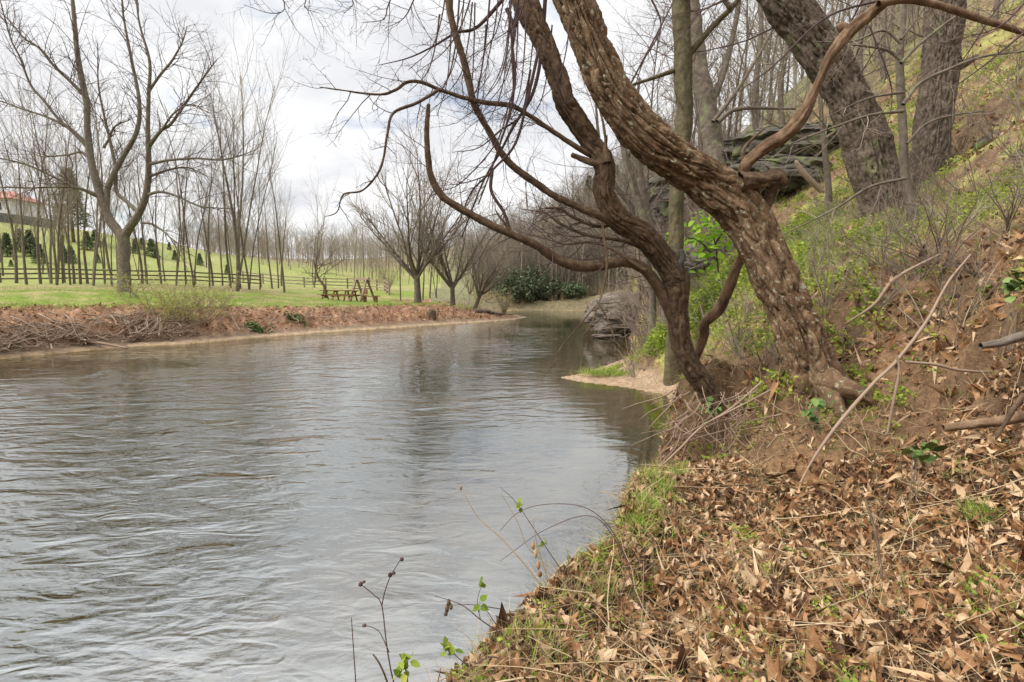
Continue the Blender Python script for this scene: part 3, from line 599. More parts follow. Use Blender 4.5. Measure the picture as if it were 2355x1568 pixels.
trunk_tree('sapling', 'slim smooth sapling with long side branches between the two massive trunks', [(2100, 500), (2088, 440), (2081, 394), (2075, 274), (2069, 137), (2075, 68), (2085, -40), (2090, -140)], 8.6, [26, 20, 18, 17, 16, 12, 9, 7], 'greybark', 24, .004,
           [([(2070, 137), (2040, 115), (1985, 105), (1960, 103)], 8.3, [8, 7, 5, 3], 5), ([(2072, 145), (2105, 110), (2160, 65), (2200, 35)], 8.3, [8, 7, 6, 4], 5), ([(2077, 240), (2115, 192), (2180, 160), (2260, 130), (2355, 118)], 8.3, [9, 8, 7, 6, 4], 7), ([(2078, 255), (2000, 265), (1910, 295), (1820, 330)], 8.3, [8, 6, 5, 3], 8),
            ([(2078, 212), (2000, 225), (1930, 255), (1860, 290)], 8.5, [6, 4, 2], 6), ([(2086, 330), (2130, 285), (2190, 265), (2260, 255)], 8.3, [6, 5, 3], 5), ([(2082, 410), (2000, 430), (1920, 480), (1800, 540)], 8.3, [8, 6, 5, 2], 7), ([(2072, 90), (2100, 55), (2130, 10)], 8.4, [6, 4, 3], 4), ([(2072, 100), (2030, 70), (1960, 95), (1870, 96)], 8.4, [6, 5, 3], 6)], 4, .8, .006, tm='twig_pale')
for k_, (pts, dd, ww, lab) in enumerate([
        ([(1532, 700), (1519, 640), (1492, 537), (1465, 452), (1444, 383), (1425, 300), (1400, 200)], 14.5, [22, 20, 19, 18, 16, 14, 8], 'thickest of the three pale slanting stems between the crooked tree and the rocks'),
        ([(1540, 700), (1515, 580), (1495, 503), (1471, 383), (1462, 300), (1470, 180)], 15, [13, 12, 12, 11, 9, 6], 'straighter thin pale stem just right of the thickest slanting one'),
        ([(1500, 680), (1480, 560), (1458, 503), (1448, 469), (1410, 418), (1380, 330), (1370, 240)], 15.5, [16, 14, 14, 12, 12, 8, 5], 'bowed pale stem left of the thickest slanting one')]):
    trunk_tree('slanting_tree', lab, pts, dd, ww, 'greybark', 16, .004, (), 14, 1.8, .012, t0=.3, group='slanting stems behind the crooked tree')
for k_, (pts, dd, ww, lab) in enumerate([
        ([(1906, 440), (1900, 380), (1892, 300), (1885, 200), (1880, 60)], 14, [14, 12, 10, 9, 7], 'slim pale trunk left of the massive leaning one, in front of the dark ledges'),
        ([(1990, 330), (1985, 250), (1978, 160), (1982, 20)], 22, [16, 14, 12, 10], 'thin pale trunk seen in the gap between the massive leaning trunk and the sapling'),
        ([(2040, 330), (2043, 250), (2030, 150), (2035, 20)], 24, [14, 12, 11, 9], 'bowed thin trunk far up the slope just left of the sapling'),
        ([(1935, 400), (1940, 330), (1945, 300)], 18, [18, 16, 10], 'short broken snag beside the massive leaning trunk'),
        ([(2290, 300), (2300, 180), (2290, 60), (2300, -60)], 20, [16, 14, 12, 10], 'thin trunk on the green slope right of the massive upright one'),
        ([(1740, 330), (1735, 220), (1750, 80), (1745, -40)], 24, [14, 13, 11, 9], 'distant slim trunk seen just above the curved orange-brown limb'),
        ([(1800, 300), (1795, 200), (1812, 90), (1810, -40)], 28, [14, 12, 10, 8], 'distant slim trunk left of the massive leaning trunk\'s upper part')]):
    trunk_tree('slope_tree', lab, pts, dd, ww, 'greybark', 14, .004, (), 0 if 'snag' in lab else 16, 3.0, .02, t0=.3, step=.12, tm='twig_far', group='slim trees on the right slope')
m = MB(); P, Rr = limb(m, [(1890, 440), (1850, 400), (1830, 370)], 13, [12, 14, 8], .1, 10); tag(m.build('fallen_branch', M['stick'], org=P[0]), 'broken grey trunk propped against the slope below the dark ledges', 'log')
# ---------------------------------------------------------------- far bank: the large forked tree
base = foot(288, 30)
fk = empty('forked_tree', base, 'large forked tree with a wide spreading bare crown, alone on the far bank at left', 'tree')
m = MB()
P, Rr = limb(m, [(286, 690), (286, 668), (285, 600), (283, 545), (270, 530), (243, 484), (216, 398), (203, 323), (199, 237), (184, 161), (175, 97), (167, 0), (150, -120)], 30, [34, 28, 25, 26, 20, 17, 16, 14, 13, 11, 10, 8, 3], .15, 20, bark_disp(.02, 6, 2))
m.build('trunk', M['greybark'], fk)
LM = [([(285, 545), (300, 520), (317, 495), (336, 447), (342, 377), (340, 301), (342, 215), (344, 140), (320, 50), (310, -40)], [30, 29], [26, 22, 20, 18, 15, 12, 10, 8, 5, 3], 26),
      ([(262, 525), (247, 500), (249, 430), (280, 366), (315, 301), (320, 231), (302, 135), (283, 30), (280, -40)], [30, 30.5], [18, 17, 15, 14, 12, 10, 8, 5, 3], 22),
      ([(320, 490), (290, 462), (268, 440), (266, 390), (253, 323), (238, 258), (226, 190), (225, 100)], [30, 31], [12, 11, 10, 9, 8, 6, 4, 2], 16),
      ([(222, 448), (190, 435), (161, 425), (110, 400), (60, 378), (0, 364), (-60, 360)], [30, 28], [11, 9, 7, 6, 5, 4, 2], 12),
      ([(225, 452), (178, 432), (120, 430), (60, 432), (-40, 428)], [30, 27], [10, 7, 5, 4, 2], 10),
      ([(203, 340), (170, 305), (135, 274), (100, 230), (70, 194), (45, 130), (25, 90), (0, 0)], [30, 29], [12, 10, 8, 7, 6, 5, 4, 3], 18),
      ([(205, 335), (160, 295), (108, 269), (50, 250), (0, 232), (-50, 225)], [30, 31], [10, 8, 6, 5, 4, 2], 14),
      ([(199, 225), (160, 185), (124, 151), (90, 110), (54, 86), (20, 45), (-10, 20)], [30, 28.5], [11, 9, 8, 6, 5, 3, 2], 16),
      ([(344, 335), (370, 300), (393, 285), (430, 232), (468, 178), (500, 135)], [29.5, 28], [11, 9, 8, 7, 5, 2], 18),
      ([(342, 210), (370, 170), (395, 140), (420, 95), (430, 60)], [29.5, 30], [8, 7, 6, 4, 2], 14),
      ([(345, 377), (390, 368), (450, 364), (511, 367), (560, 355), (590, 343)], [29.5, 27.5], [9, 7, 6, 5, 3, 1.5], 14),
      ([(343, 447), (365, 441), (400, 448), (457, 473), (500, 478), (540, 480)], [29.5, 28], [9, 8, 6, 5, 3, 1.5], 12),
      ([(345, 405), (390, 390), (430, 385), (470, 400)], [29.5, 31], [8, 6, 4, 2], 8),
      ([(325, 512), (350, 515), (376, 532), (410, 562), (430, 567)], [29.8, 28.5], [7, 6, 5, 3, 1.5], 8),
      ([(372, 300), (400, 260), (440, 240), (480, 260)], [29, 28], [6, 5, 4, 2], 8),
      ([(215, 380), (190, 350), (160, 355), (100, 360), (70, 350)], [30, 31.5], [8, 6, 5, 4, 2], 10),
      ([(238, 340), (250, 320), (265, 290), (300, 275)], [30.5, 31], [7, 6, 5, 2], 6)]
mt = MB()
for pts, dd, ww, n in LM:
    mm = MB(); P, Rr = limb(mm, pts, dd, [v_ * .8 for v_ in ww], .25, 9); mm.build('limb', M['greybark'], fk)
    sprout(mt, P, Rr, int(n * 1.5), 1.9, TW, .022, .12, 48, (0, 0, .12))
P, Rr = guide([(203, 323), (199, 237), (184, 161), (175, 97), (167, 0), (150, -120)], 30, [18, 16, 13, 12, 9, 4]); sprout(mt, P, Rr, 30, 2.2, TW, .022, .05, 48, (0, 0, .1))
mt.build('twigs', M['twig'], fk)

# ---------------------------------------------------------------- tree kinds used more than once
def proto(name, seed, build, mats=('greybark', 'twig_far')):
    global rng
    keep = rng; rng = np.random.default_rng(seed)
    t, c = MB(), MB(); build(t, c); rng = keep
    e = bpy.data.objects.new(name, None); e['category'] = 'tree'
    for nm, mb_, mt_ in (('trunk', t, mats[0]), ('crown', c, mats[1])):
        o = bpy.data.objects.new(nm, mb_.mesh(nm, M[mt_])); o.parent = e
    return e
def place(pr, loc, rz=0, s=1.0, label=None, group=None, tilt=(0, 0)):
    c = pr.copy(); col.objects.link(c); c.location = tuple(loc); c.rotation_euler = (tilt[0], tilt[1], rz); c.scale = (s, s, s)
    if label: c['label'] = label
    if group: c['group'] = group
    for ch in pr.children:
        k = ch.copy(); col.objects.link(k); k.parent = c
    return c
def slim(t, c, h=11, nb=20, r0=.1, forks=1, lean=.028, start=.22, up=.12, bl=.34):
    for f in range(forks):
        P = [np.array([0, 0, -.2])]; d = unit(np.array([rng.normal() * lean * (1 + 2 * (forks > 1)), rng.normal() * lean * (1 + 2 * (forks > 1)), 1]))
        for i in range(10): d = unit(d + rng.normal(size=3) * .035 + [0, 0, .05]); P.append(P[-1] + d * h / 10)
        P = np.array(P); Rr = np.linspace(r0, .018, 11) * (1 if f == 0 else .75); tube(t, P, Rr, 8, True)
        sprout(c, P, Rr, nb, h * bl, [(6, .10, up, 7, .15, 32, .42), (4, .16, .05, 4, .2, 35, .5), (3, .2, .02, 0, 0, 0, 0)],   .017, start, 38, (0, 0, .35))
SL = [proto('slim_tree', 100 + i, lambda t, c, i=i: slim(t, c, 11 + i % 3, 13 + 2 * (i % 4), .075 + .014 * (i % 4), 1 + (i % 3 == 1) + (i == 5))) for i in range(7)]
def vase(t, c, h=10, n=8, r0=.22, th=1.8, spread=1.25):
    P = np.array([[0, 0, -.2], [.02, 0, th * .5], [0, .03, th], [.03, .02, th * 1.2]]); tube(t, P, np.array([r0 * 1.3, r0, r0 * .95, r0 * .9]), 10, True)
    for k in range(n):
        a = k * 2.4 + rng.random(); s = spread * (.25 + .75 * (k / n)); d = unit(np.array([math.cos(a) * s, math.sin(a) * s, 1]))
        P = [np.array([0, 0, th * (.8 + .25 * rng.random())])]; L = h * (1 - .3 * k / n) * (.75 + .2 * rng.random())
        for i in range(8): d = unit(d + rng.normal(size=3) * .06 + [0, 0, .045]); P.append(P[-1] + d * L / 8)
        P = np.array(P); Rr = np.linspace(r0 * .5, .015, 9); tube(t, P, Rr, 6, True)
        sprout(c, P, Rr, 15, L * .34, [(6, .10, .08, 7, .15, 35, .45), (4, .16, .05, 4, .2, 35, .5), (3, .2, .02, 0, 0, 0, 0)], .04, .12, 38, (0, 0, .2))
VS = [proto('spreading_tree', 200 + i, lambda t, c, i=i: vase(t, c, 9.2 - (i == 2) * 2, 11 - i, .2)) for i in range(3)]
def forest(t, c, h=13):
    P = [np.array([0, 0, -.5])]; d = np.array([0, 0, 1.])
    for i in range(7): d = unit(d + rng.normal(size=3) * .05); P.append(P[-1] + d * h / 7)
    P = np.array(P); Rr = np.linspace(.14, .03, 8); tube(t, P, Rr, 5, False)
    sprout(c, P, Rr, 15, h * .30, [(4, .14, .10, 7, .15, 42, .45), (3, .2, .03, 0, 0, 0, 0)], .045, .25, 50, (0, 0, .15))
FO = [proto('woodland_tree', 300 + i, lambda t, c, i=i: forest(t, c, 12 + i)) for i in range(5)]
def needles(mb, h, rw, n, base=.05, size=.3, seed=1):
    t = rng.random(n) ** .8; z = h * (base + (1 - base) * t); rr = rw * (1 - t) ** .8 * (.35 + .65 * rng.random(n) ** .5) * (1 + .2 * np.sin(z * 9)); a = rng.random(n) * 6.283
    pos = np.stack([np.cos(a) * rr, np.sin(a) * rr, z - rr * .12], 1)
    tv = np.array([[0, -.18, 0], [.55, -.1, -.1], [1, 0, -.16], [.5, .16, -.06], [0, .14, .02]]); tt = [[0, 1, 4], [1, 3, 4], [1, 2, 3]]
    scatter(mb, tv, None, tt, pos, rots(n, .45, az=a + rng.normal(size=n) * .5), size * (.6 + .8 * rng.random(n)), rng.random(n))
def conifer(t, c, h=3.2, rw=.95, n=1500, base=.04, size=.34): tube(t, np.array([[0, 0, -.2], [0, 0, h * .5], [0, 0, h]]), np.array([.07, .05, .01]) * h / 3, 6); needles(c, h, rw, n, base, size)
CO = [proto('small_conifer', 400 + i, lambda t, c, i=i: conifer(t, c, 3.2, .85 + .12 * i), ('twig', 'evergreen')) for i in range(3)]
TP = [proto('tall_pine', 410, lambda t, c: conifer(t, c, 13, 2.6, 2600, .25, .75), ('bark2', 'evergreen'))]

# row of slim trees before the fence
GR = 'slim bare trees in front of the rail fence'
row = [(3, 43, 1.0), (38, 42, .95), (62, 40, .9), (94, 41, 1.0), (118, 42, 1.05), (130, 38, 1.0), (145, 43, .8), (162, 39, 1.05), (171, 43, .85), (186, 40, .95), (202, 42, .95), (214, 38.5, 1.05), (241, 41, .8), (258, 39, .9), (300, 43, .8),
       (328, 44, .9), (339, 43, .95), (372, 46, .8), (405, 44, .8), (428, 45, .95), (446, 43, 1.0), (482, 44, 1.05), (490, 47, .9), (512, 50, .8), (531, 46, 1.0), (545, 45, 1.25), (553, 46, 1.1), (573, 46, 1.15), (598, 47, .95), (626, 52, .85), (640, 54, .8), (654, 47, .95)]
side = ['left of the big forked tree', 'right of the big forked tree']
nl = len([1 for r_ in row if r_[0] < 288]); ordn = ['first', 'second', 'third', 'fourth', 'fifth', 'sixth', 'seventh', 'eighth', 'ninth', 'tenth', 'eleventh', 'twelfth', 'thirteenth', 'fourteenth', 'fifteenth', 'sixteenth', 'seventeenth', 'eighteenth']
for i_, (x, d_, s_) in enumerate(row):
    k_ = nl - 1 - i_ if i_ < nl else i_ - nl
    place(SL[(i_ * 3) % 7], foot(x, d_), rz=i_ * 1.7, s=s_ * (.92 + .15 * rng.random()), tilt=(random.uniform(-.02, .02), random.uniform(-.035, .03) + (-.04 if x < 200 else 0)),
          label='slim bare tree at the rail fence, %s trunk %s' % (ordn[k_], side[i_ >= nl]), group=GR)
place(SL[3], foot(545, 42), 1.0, 1.3, 'tallest and densest bare tree of the fence row, above the dark stained posts', GR)
# looser grove behind the fence
for i_ in range(26):
    x = random.uniform(-40, 740); d_ = random.uniform(54, 92) if x > 420 else random.uniform(50, 66)
    place(SL[i_ % 7], foot(x, d_), i_, random.uniform(.6, .9), 'thin bare tree scattered on the grass behind the rail fence', 'thin bare trees behind the rail fence')
# spreading trees on the lawn
place(VS[0], foot(960, 38), 0.4, 1.08, 'broad vase-shaped bare tree on the lawn left of the twin-stemmed tree', tilt=(0, -.02))
place(VS[1], foot(1041, 38.5), 2.1, .82, 'bare tree with a short trunk forking into two stems, near the tip of the lawn')
e = place(VS[2], foot(1088, 39), 0, .70, 'small bare tree leaning right over the end of the lawn', tilt=(0, .38))
place(SL[1], foot(921, 44), .4, .62, 'thin dark tree with few low branches just left of the broad vase-shaped tree')
for i_, (x, d_, s_, lab) in enumerate([(972, 50, .75, 'thin tree right behind the broad vase-shaped tree'), (988, 52, .7, 'left one of two thin trees between the vase-shaped tree and the twin-stemmed tree'),
                                      (1003, 52, .7, 'right one of two thin trees between the vase-shaped tree and the twin-stemmed tree'), (884, 70, .8, 'distant thin bare tree left of the lawn trees'), (838, 78, .9, 'distant bare tree above the swing frame'), (815, 80, .85, 'distant bare tree above the picnic tables')]):
    place(SL[(i_ + 2) % 7], foot(x, d_), i_ * 2.2, s_, lab, 'thin trees behind the lawn')
# small bent tree by the tables
b0 = foot(748, 40); e = empty('bent_tree', b0, 'small dark bent tree with drooping bare branches behind the picnic tables', 'tree'); m = MB(); mt = MB()
P, Rr = limb(m, [(750, 685), (747, 662), (744, 655), (733, 640), (726, 620), (722, 600)], 40, [8, 7, 6, 5, 4, 2], .2, 8); sprout(mt, P, Rr, 12, 2.2, TW, .03, .4, 70, (0, 0, .1))
m.build('trunk', M['bark2'], e); mt.build('crown', M['twig'], e)
for x, y, s_, lab in [(18, 590, 1.0, 'dark conifer farthest left on the pasture slope'), (48, 578, .95, 'second dark conifer from the left on the pasture slope'), (72, 590, 1.15, 'widest dark conifer in the left cluster on the pasture slope'), (92, 606, .9, 'conifer at the lower right of the left cluster'),
                      (147, 600, .75, 'small dark conifer just beside the row of slim trunks left of the forked tree'), (164, 606, .8, 'small conifer right beside its darker neighbour'), (202, 575, .85, 'conifer on the slope left of the forked trunk'), (221, 566, .8, 'conifer highest on the slope left of the forked trunk'),
                      (224, 604, .5, 'tiny conifer low on the slope left of the forked trunk'), (312, 583, .7, 'conifer on the slope right of the forked trunk'), (327, 574, .6, 'dark conifer behind the slim trunks right of the forked trunk'), (350, 590, .9, 'taller conifer right of the forked trunk'), (359, 594, .45, 'tiny conifer beside the taller one right of the forked trunk'),
                      (403, 598, .5, 'small conifer halfway along the pasture slope'), (460, 610, .6, 'dark conifer behind the middle of the fence row'), (523, 630, .5, 'small conifer near the densest bare tree'), (26, 613, .3, 'tiny conifer low on the slope at far left'), (390, 575, .45, 'small conifer near the skyline of the pasture')]:
    p = hit(x, y, 45, 240)
    if p is not None: place(CO[int(x) % 3], p, x, .62 * s_ * max(.6, min(1.4, np.hypot(p[0], p[1]) / 65)), lab, 'conifers on the pasture slope')
place(TP[0], foot(178, 76) + [0, 0, -.3], 0, .78, 'tall thin pine rising behind the fence row left of the forked tree')

# ---------------------------------------------------------------- rail fence
def box(mb, c, s, rz=0.0, tint=None):
    c = np.array(c, float); s = np.array(s, float) / 2; V = np.array([[x, y, z] for x in (-1, 1) for y in (-1, 1) for z in (-1, 1)]) * s
    ca, sa = math.cos(rz), math.sin(rz); V = np.stack([V[:, 0] * ca - V[:, 1] * sa, V[:, 0] * sa + V[:, 1] * ca, V[:, 2]], 1) + c
    mb.add(V, [[0, 1, 3, 2], [4, 6, 7, 5], [0, 4, 5, 1], [2, 3, 7, 6], [0, 2, 6, 4], [1, 5, 7, 3]], tint=tint)
def beam(mb, a, b, w_, h_, tint=None, up=(0, 0, 1)):
    a = np.array(a, float); b = np.array(b, float); T = unit(b - a); S = unit(np.cross(T, up)); U = np.cross(S, T); V = []
    for p in (a, b):
        for sx, sy in ((-1, -1), (1, -1), (1, 1), (-1, 1)): V.append(p + S * w_ / 2 * sx + U * h_ / 2 * sy)
    mb.add(V, [[0, 1, 5, 4], [1, 2, 6, 5], [2, 3, 7, 6], [3, 0, 4, 7], [0, 3, 2, 1], [4, 5, 6, 7]], tint=tint)
def fence(pts, label, post=1.35, mat='fence'):
    L = [foot(x, d) for x, d in pts]; e = empty('rail_fence', L[0], label, 'fence'); pp = []
    for a, b in zip(L[:-1], L[1:]):
        n = max(1, int(np.hypot(*(b - a)[:2]) / 2.6))
        for k in range(n): q = a + (b - a) * k / n; pp.append([q[0], q[1], gz(q[0], q[1])])
    pp = np.array(pp)
    for p in pp: m = MB(); box(m, p + [0, 0, post / 2 - .1], (.15, .15, post + .2), .6); m.build('post', M[mat], e, False)
    for hh in (.38, .74, 1.12):
        m = MB()
        for a, b in zip(pp[:-1], pp[1:]): beam(m, a + [0, -.04, hh + random.uniform(-.04, .04)], b + [0, -.04, hh + random.uniform(-.04, .04)], .07, .12)
        m.build('rail', M[mat], e, False)
fence([(-420, 46), (-150, 44.5), (0, 44), (150, 45), (300, 47), (450, 50), (600, 55), (670, 58)], 'dark three-rail wooden fence behind the fence row of slim trees')
fence([(560, 66), (700, 64), (850, 63), (885, 58), (900, 50)], 'weathered rail fence farther back, behind the picnic tables', 1.25, 'wood')

# ---------------------------------------------------------------- house, shed wall
b0 = hit(18, 492, 60, 140); b0 = foot(18, 92) if b0 is None else b0
e = empty('house', b0, 'white house with a low red roof on top of the hill at far left', 'house')
zb = at(18, 484, 92)[2]; hx, hy = b0[0] - 2.6, b0[1] + 3
m = MB(); box(m, (hx - 3.5, hy + 3, zb + .4), (11, 7, 3.6)); m.build('wall', M['white_wall'], e, False)
m = MB(); zr = zb + 2.2
V = [(hx - 9.6, hy - 1.2, zr), (hx + 2.6, hy - 1.2, zr), (hx + 2.6, hy + 7.2, zr), (hx - 9.6, hy + 7.2, zr), (hx - 8.6, hy + 3, zr + 1.7), (hx - .2, hy + 3, zr + 1.7)]
m.add(V, [[0, 1, 5, 4], [2, 3, 4, 5], [0, 3, 2, 1]], [[1, 2, 5], [3, 0, 4]]); m.build('roof', M['red_roof'], e, False)
for dx in (-6.5, -3.5, 0): m = MB(); box(m, (hx + dx, hy - .52, zb + .9), (1.1, .08, 1.2)); m.build('window', M['dark'], e, False)
m = MB(); a = hit(-30, 500, 50, 130); bb = hit(140, 512, 50, 130)
if a is None: a = foot(-30, 86)
if bb is None: bb = foot(140, 86)
beam(m, a + [0, 0, .8], bb + [0, 0, .7], .4, 1.5); t = m.build('retaining_wall', M['dark'], smooth=False, org=a); tag(t, 'long low dark retaining wall along the hilltop in front of the house', 'wall')

# ---------------------------------------------------------------- picnic tables, swing frame, bench
def picnic(x, d_, L, rz, label, grp='picnic tables on the lawn'):
    p = foot(x, d_); e = empty('picnic_table', p, label, 'picnic table', grp); e.rotation_euler = (0, 0, rz); mt_ = M['stain']
    def part(nm, fn): m = MB(); fn(m); o = m.build(nm, mt_, None, False); o.parent = e; return o
    part('table_top', lambda m: [box(m, (0, y, .75), (L, .14, .05)) for y in (-.32, -.16, 0, .16, .32)])
    for s in (-1, 1):
        part('bench_seat', lambda m: [box(m, (0, s * .72 + y, .44), (L, .13, .05)) for y in (-.075, .075)])
        for f in (-1, 1) if L < 2.4 else (-1, 0, 1):
            part('leg', lambda m: beam(m, (f * L * .38, s * .55, 0), (f * L * .38, s * .18, .72), .05, .1, up=(1, 0, 0)))
    for f in (-1, 1): part('brace', lambda m: (beam(m, (f * L * .38 + .06, -.8, .385), (f * L * .38 + .06, .8, .385), .05, .09), beam(m, (f * L * .38 + .06, -.36, .69), (f * L * .38 + .06, .36, .69), .05, .09)))
    return e
picnic(772, 40.5, 2.2, -.1, 'brown wooden picnic table at the back left, under the bent tree'); picnic(792, 38.5, 1.8, -.12, 'long brown picnic table nearest the river bank, in front of the swing frame')
p = foot(832, 40); e = empty('swing_frame', p, 'pale wooden A-frame swing set right of the picnic tables', 'swing set'); e.rotation_euler = (0, 0, -.85)
def sp(nm, a, b, w_=.12, mt_='stick'): m = MB(); beam(m, a, b, w_, w_); o = m.build(nm, M[mt_], None, False); o.parent = e; return o
for sx in (-.85, .85):
    for sy in (-.75, .75): sp('leg', (sx * 1.05 + (.35 if sy < 0 else -.25), sy, -.05), (sx * .95, 0, 1.75), .12)
    sp('brace', (sx * 1.0 - .2, -.3, 1.0), (sx * 1.0 + .2, .3, 1.0), .08)
sp('crossbar', (-1.1, 0, 1.72), (1.15, 0, 1.72), .14)
for sx in (-.35, .35): sp('hanger', (sx, 0, .5), (sx, 0, 1.68), .03, 'dark')
m = MB(); box(m, (0, 0, .48), (.9, .4, .06)); box(m, (0, .2, .75), (.9, .05, .4)); o = m.build('swing_seat', M['stain'], None, False); o.parent = e
p = foot(852, 39); e = empty('bench', p, 'low wooden bench at the foot of the swing frame', 'bench')
m = MB(); box(m, (0, 0, .45), (1.3, .4, .06)); o = m.build('seat', M['stain'], None, False); o.parent = e
for f in (-1, 1): m = MB(); box(m, (f * .4, 0, .21), (.12, .34, .42)); o = m.build('leg', M['stain'], None, False); o.parent = e
# steps down the bank at the tip of the lawn
a = foot(1098, 37.2); q1 = onz(1168, 728); e = empty('bank_steps', a, 'short flight of timber steps going down the grassy tip of the far bank', 'steps')
for k_ in range(9):
    f = k_ / 8; p = a * (1 - f) + (q1 + [0, 0, .1]) * f; p[2] = max(gz(p[0], p[1]), .05) + .08; m = MB(); box(m, p, (.42, 1.1, .12), .3); m.build('step', M['fence'], e, False)
# stump on the bank edge
p = onz(990, 728); p = foot(990, 33.3); e = empty('stump', p, 'dark weathered tree stump with hanging roots on the far bank edge', 'stump'); m = MB()
tube(m, np.array([p + [0, 0, -.9], p + [0, 0, -.2], p + [.05, 0, .25], p + [.1, 0, .42]]), np.array([.42, .30, .27, .2]), 24, True, bark_disp(.06, 9, 3)); m.build('trunk', M['bark2'], e)
for k_ in range(5): m = MB(); a_ = -2.6 + k_ * .5; tube(m, np.array([p + [0, 0, -.1], p + [math.cos(a_) * .5, math.sin(a_) * .5, -.4], p + [math.cos(a_) * .8, math.sin(a_) * .9, -1.0]]), np.array([.1, .07, .02]), 8); m.build('root', M['bark2'], e)

# ---------------------------------------------------------------- far woods
def fits(p): return p is not None
FG = 'bare trees of the wood across the river bend'
cnt = 0; FN = ['woodland']
for k_ in range(900):
    if cnt >= 90: break
    x = random.uniform(1080, 1760); d_ = random.choice([random.uniform(50, 75), random.uniform(60, 110)]) if x < 1400 else random.uniform(24, 70)
    if x < 1200 and d_ < 60: continue
    p = foot(x, d_)
    if p[2] < 1.0 or (x > 1400 and d_ < 22 and x < 1550): continue
    place(FO[k_ % 5], p, k_, random.uniform(.35, .6) if x < 1450 else random.uniform(.4, .75), 'bare grey tree of the wooded hillside', FG); cnt += 1
for i_ in range(16):
    place(FO[i_ % 5], foot(1735 + i_ * 17, random.uniform(34, 46)), i_, random.uniform(.45, .8), 'bare trunk on the skyline of the slope, behind the dark ledges', 'bare trees on the skyline above the ledges')
def bake(prs, pts, s, mats):
    A = {}
    for key in ('trunk', 'crown'):
        mb_ = MB()
        for pi, pr in enumerate(prs):
            me = [c for c in pr.children if c.name.split('.')[0] == key][0].data; n = len(me.vertices); co = np.zeros(n * 3, np.float32); me.vertices.foreach_get('co', co); co = co.reshape(-1, 3)
            q = np.array([p_.vertices[:] for p_ in me.polygons if p_.loop_total == 4]); t_ = [p_.vertices[:] for p_ in me.polygons if p_.loop_total == 3]
            sel = np.arange(pi, len(pts), len(prs)); scatter(mb_, co, q, t_ if t_ else None, np.array(pts)[sel], rots(len(sel), .04), s * (.7 + .5 * rng.random(len(sel))), rng.random(len(sel)))
        A[key] = mb_
    return A
pts = []
for k_ in range(5000):
    zone = random.random()
    if zone < .5: x = random.uniform(1100, 1560); d_ = random.choice([random.uniform(51, 70), random.uniform(60, 140)])
    elif zone < .78: x = random.uniform(480, 1120); d_ = random.uniform(95, 190)
    elif zone < .82: x = random.uniform(420, 620); d_ = random.uniform(115, 160)
    else:
        x = random.uniform(1500, 2500); d_ = random.uniform(26, 60)
        if x < 1950 and random.random() < .6: continue
    if x < 1150 and x > 880 and d_ < 60: continue
    if zone < .5 and x < 1240 and d_ > 110: continue
    p = foot(x, d_); pts.append(p)
    if len(pts) > 2000: break
A = bake(FO, pts, .5, None); v1 = MB()
for key in A: v, q, t_, a = A[key].arrays(); v1.add(v, q, t_, a)
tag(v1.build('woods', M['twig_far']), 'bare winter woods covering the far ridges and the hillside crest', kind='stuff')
for i_, (x, d_, s_, lab) in enumerate([(1290, 88, .55, 'leftmost green pine on the crest of the hill across the bend'), (1330, 84, .5, 'dark pine high on the hill across the bend, second from the left'), (1352, 92, .5, 'pine at the very top of the hill across the bend'), (1375, 80, .55, 'large green pine just right of the hilltop across the bend'), (1410, 74, .5, 'pine on the hill across the bend, seen below the crooked tree\'s upper limb'),
        (1450, 70, .5, 'pine on the hill across the bend, just left of the crooked tree'), (1250, 92, .45, 'small pine low on the left end of the hill across the bend'), (1320, 70, .4, 'small pine halfway down the hill across the bend'), (1215, 66, .5, 'pine at the foot of the hill behind the evergreen shrubs'), (1385, 64, .4, 'small pine near the foot of the hill, above the boulder')]):
    place(TP[0], foot(x, d_), i_ * 1.3, s_, lab, 'pines on the hill across the bend')
# evergreen thicket and rhododendrons across the bend
def bush_mesh(n, rw, h, leaf, size, sg=1.0):
    mb_ = MB(); u = rng.normal(size=(n, 3)); u /= np.linalg.norm(u, axis=1)[:, None]; rr = rng.random(n) ** .35
    lump = 1 + .9 * fbm(u * 2.2 + rng.random() * 50, 3); pos = u * (rr * lump)[:, None] * [rw, rw, h * .5] + [0, 0, h * .48]; pos[:, 2] = np.maximum(pos[:, 2], .03)
    scatter(mb_, leaf[0], None, leaf[1], pos, rots(n, .9), size * (.6 + .8 * rng.random(n)), rng.random(n)); return mb_
LF = (np.array([[0, 0, 0], [.35, -.22, .05], [1, 0, -.1], [.35, .22, .05]]), [[0, 1, 3], [1, 2, 3]])
for i_, (x, d_, rw, h, lab) in enumerate([(1172, 51.5, 1.7, 3.4, 'tall dark green thicket at the foot of the wooded hill, left part'), (1200, 51, 1.5, 2.6, 'rounded dark evergreen shrub leaning toward the river bend'), (1228, 52.5, 1.8, 3.8, 'grey-green evergreen mass behind the rounded shrub'),
                                        (1262, 52, 1.5, 2.4, 'evergreen shrub halfway along the far wooded shore'), (1318, 51, 1.2, 1.5, 'low evergreen shrub near the far tan bank')]):
    p = foot(x, d_); e = empty('evergreen_shrub', p, lab, 'shrub', 'evergreen shrubs across the bend'); o = bush_mesh(4200, rw, h, LF, .22).build('foliage', M['evergreen'], None); o.parent = e
    m = MB(); [tube(m, np.array([[0, 0, -.2], [math.cos(a_) * .4, math.sin(a_) * .4, h * .3], [math.cos(a_) * .9, math.sin(a_) * .9, h * .7]]), np.array([.1, .07, .02]), 5) for a_ in (0, 1.3, 2.6, 3.9, 5.2)]; o = m.build('stem', M['twig'], None); o.parent = e
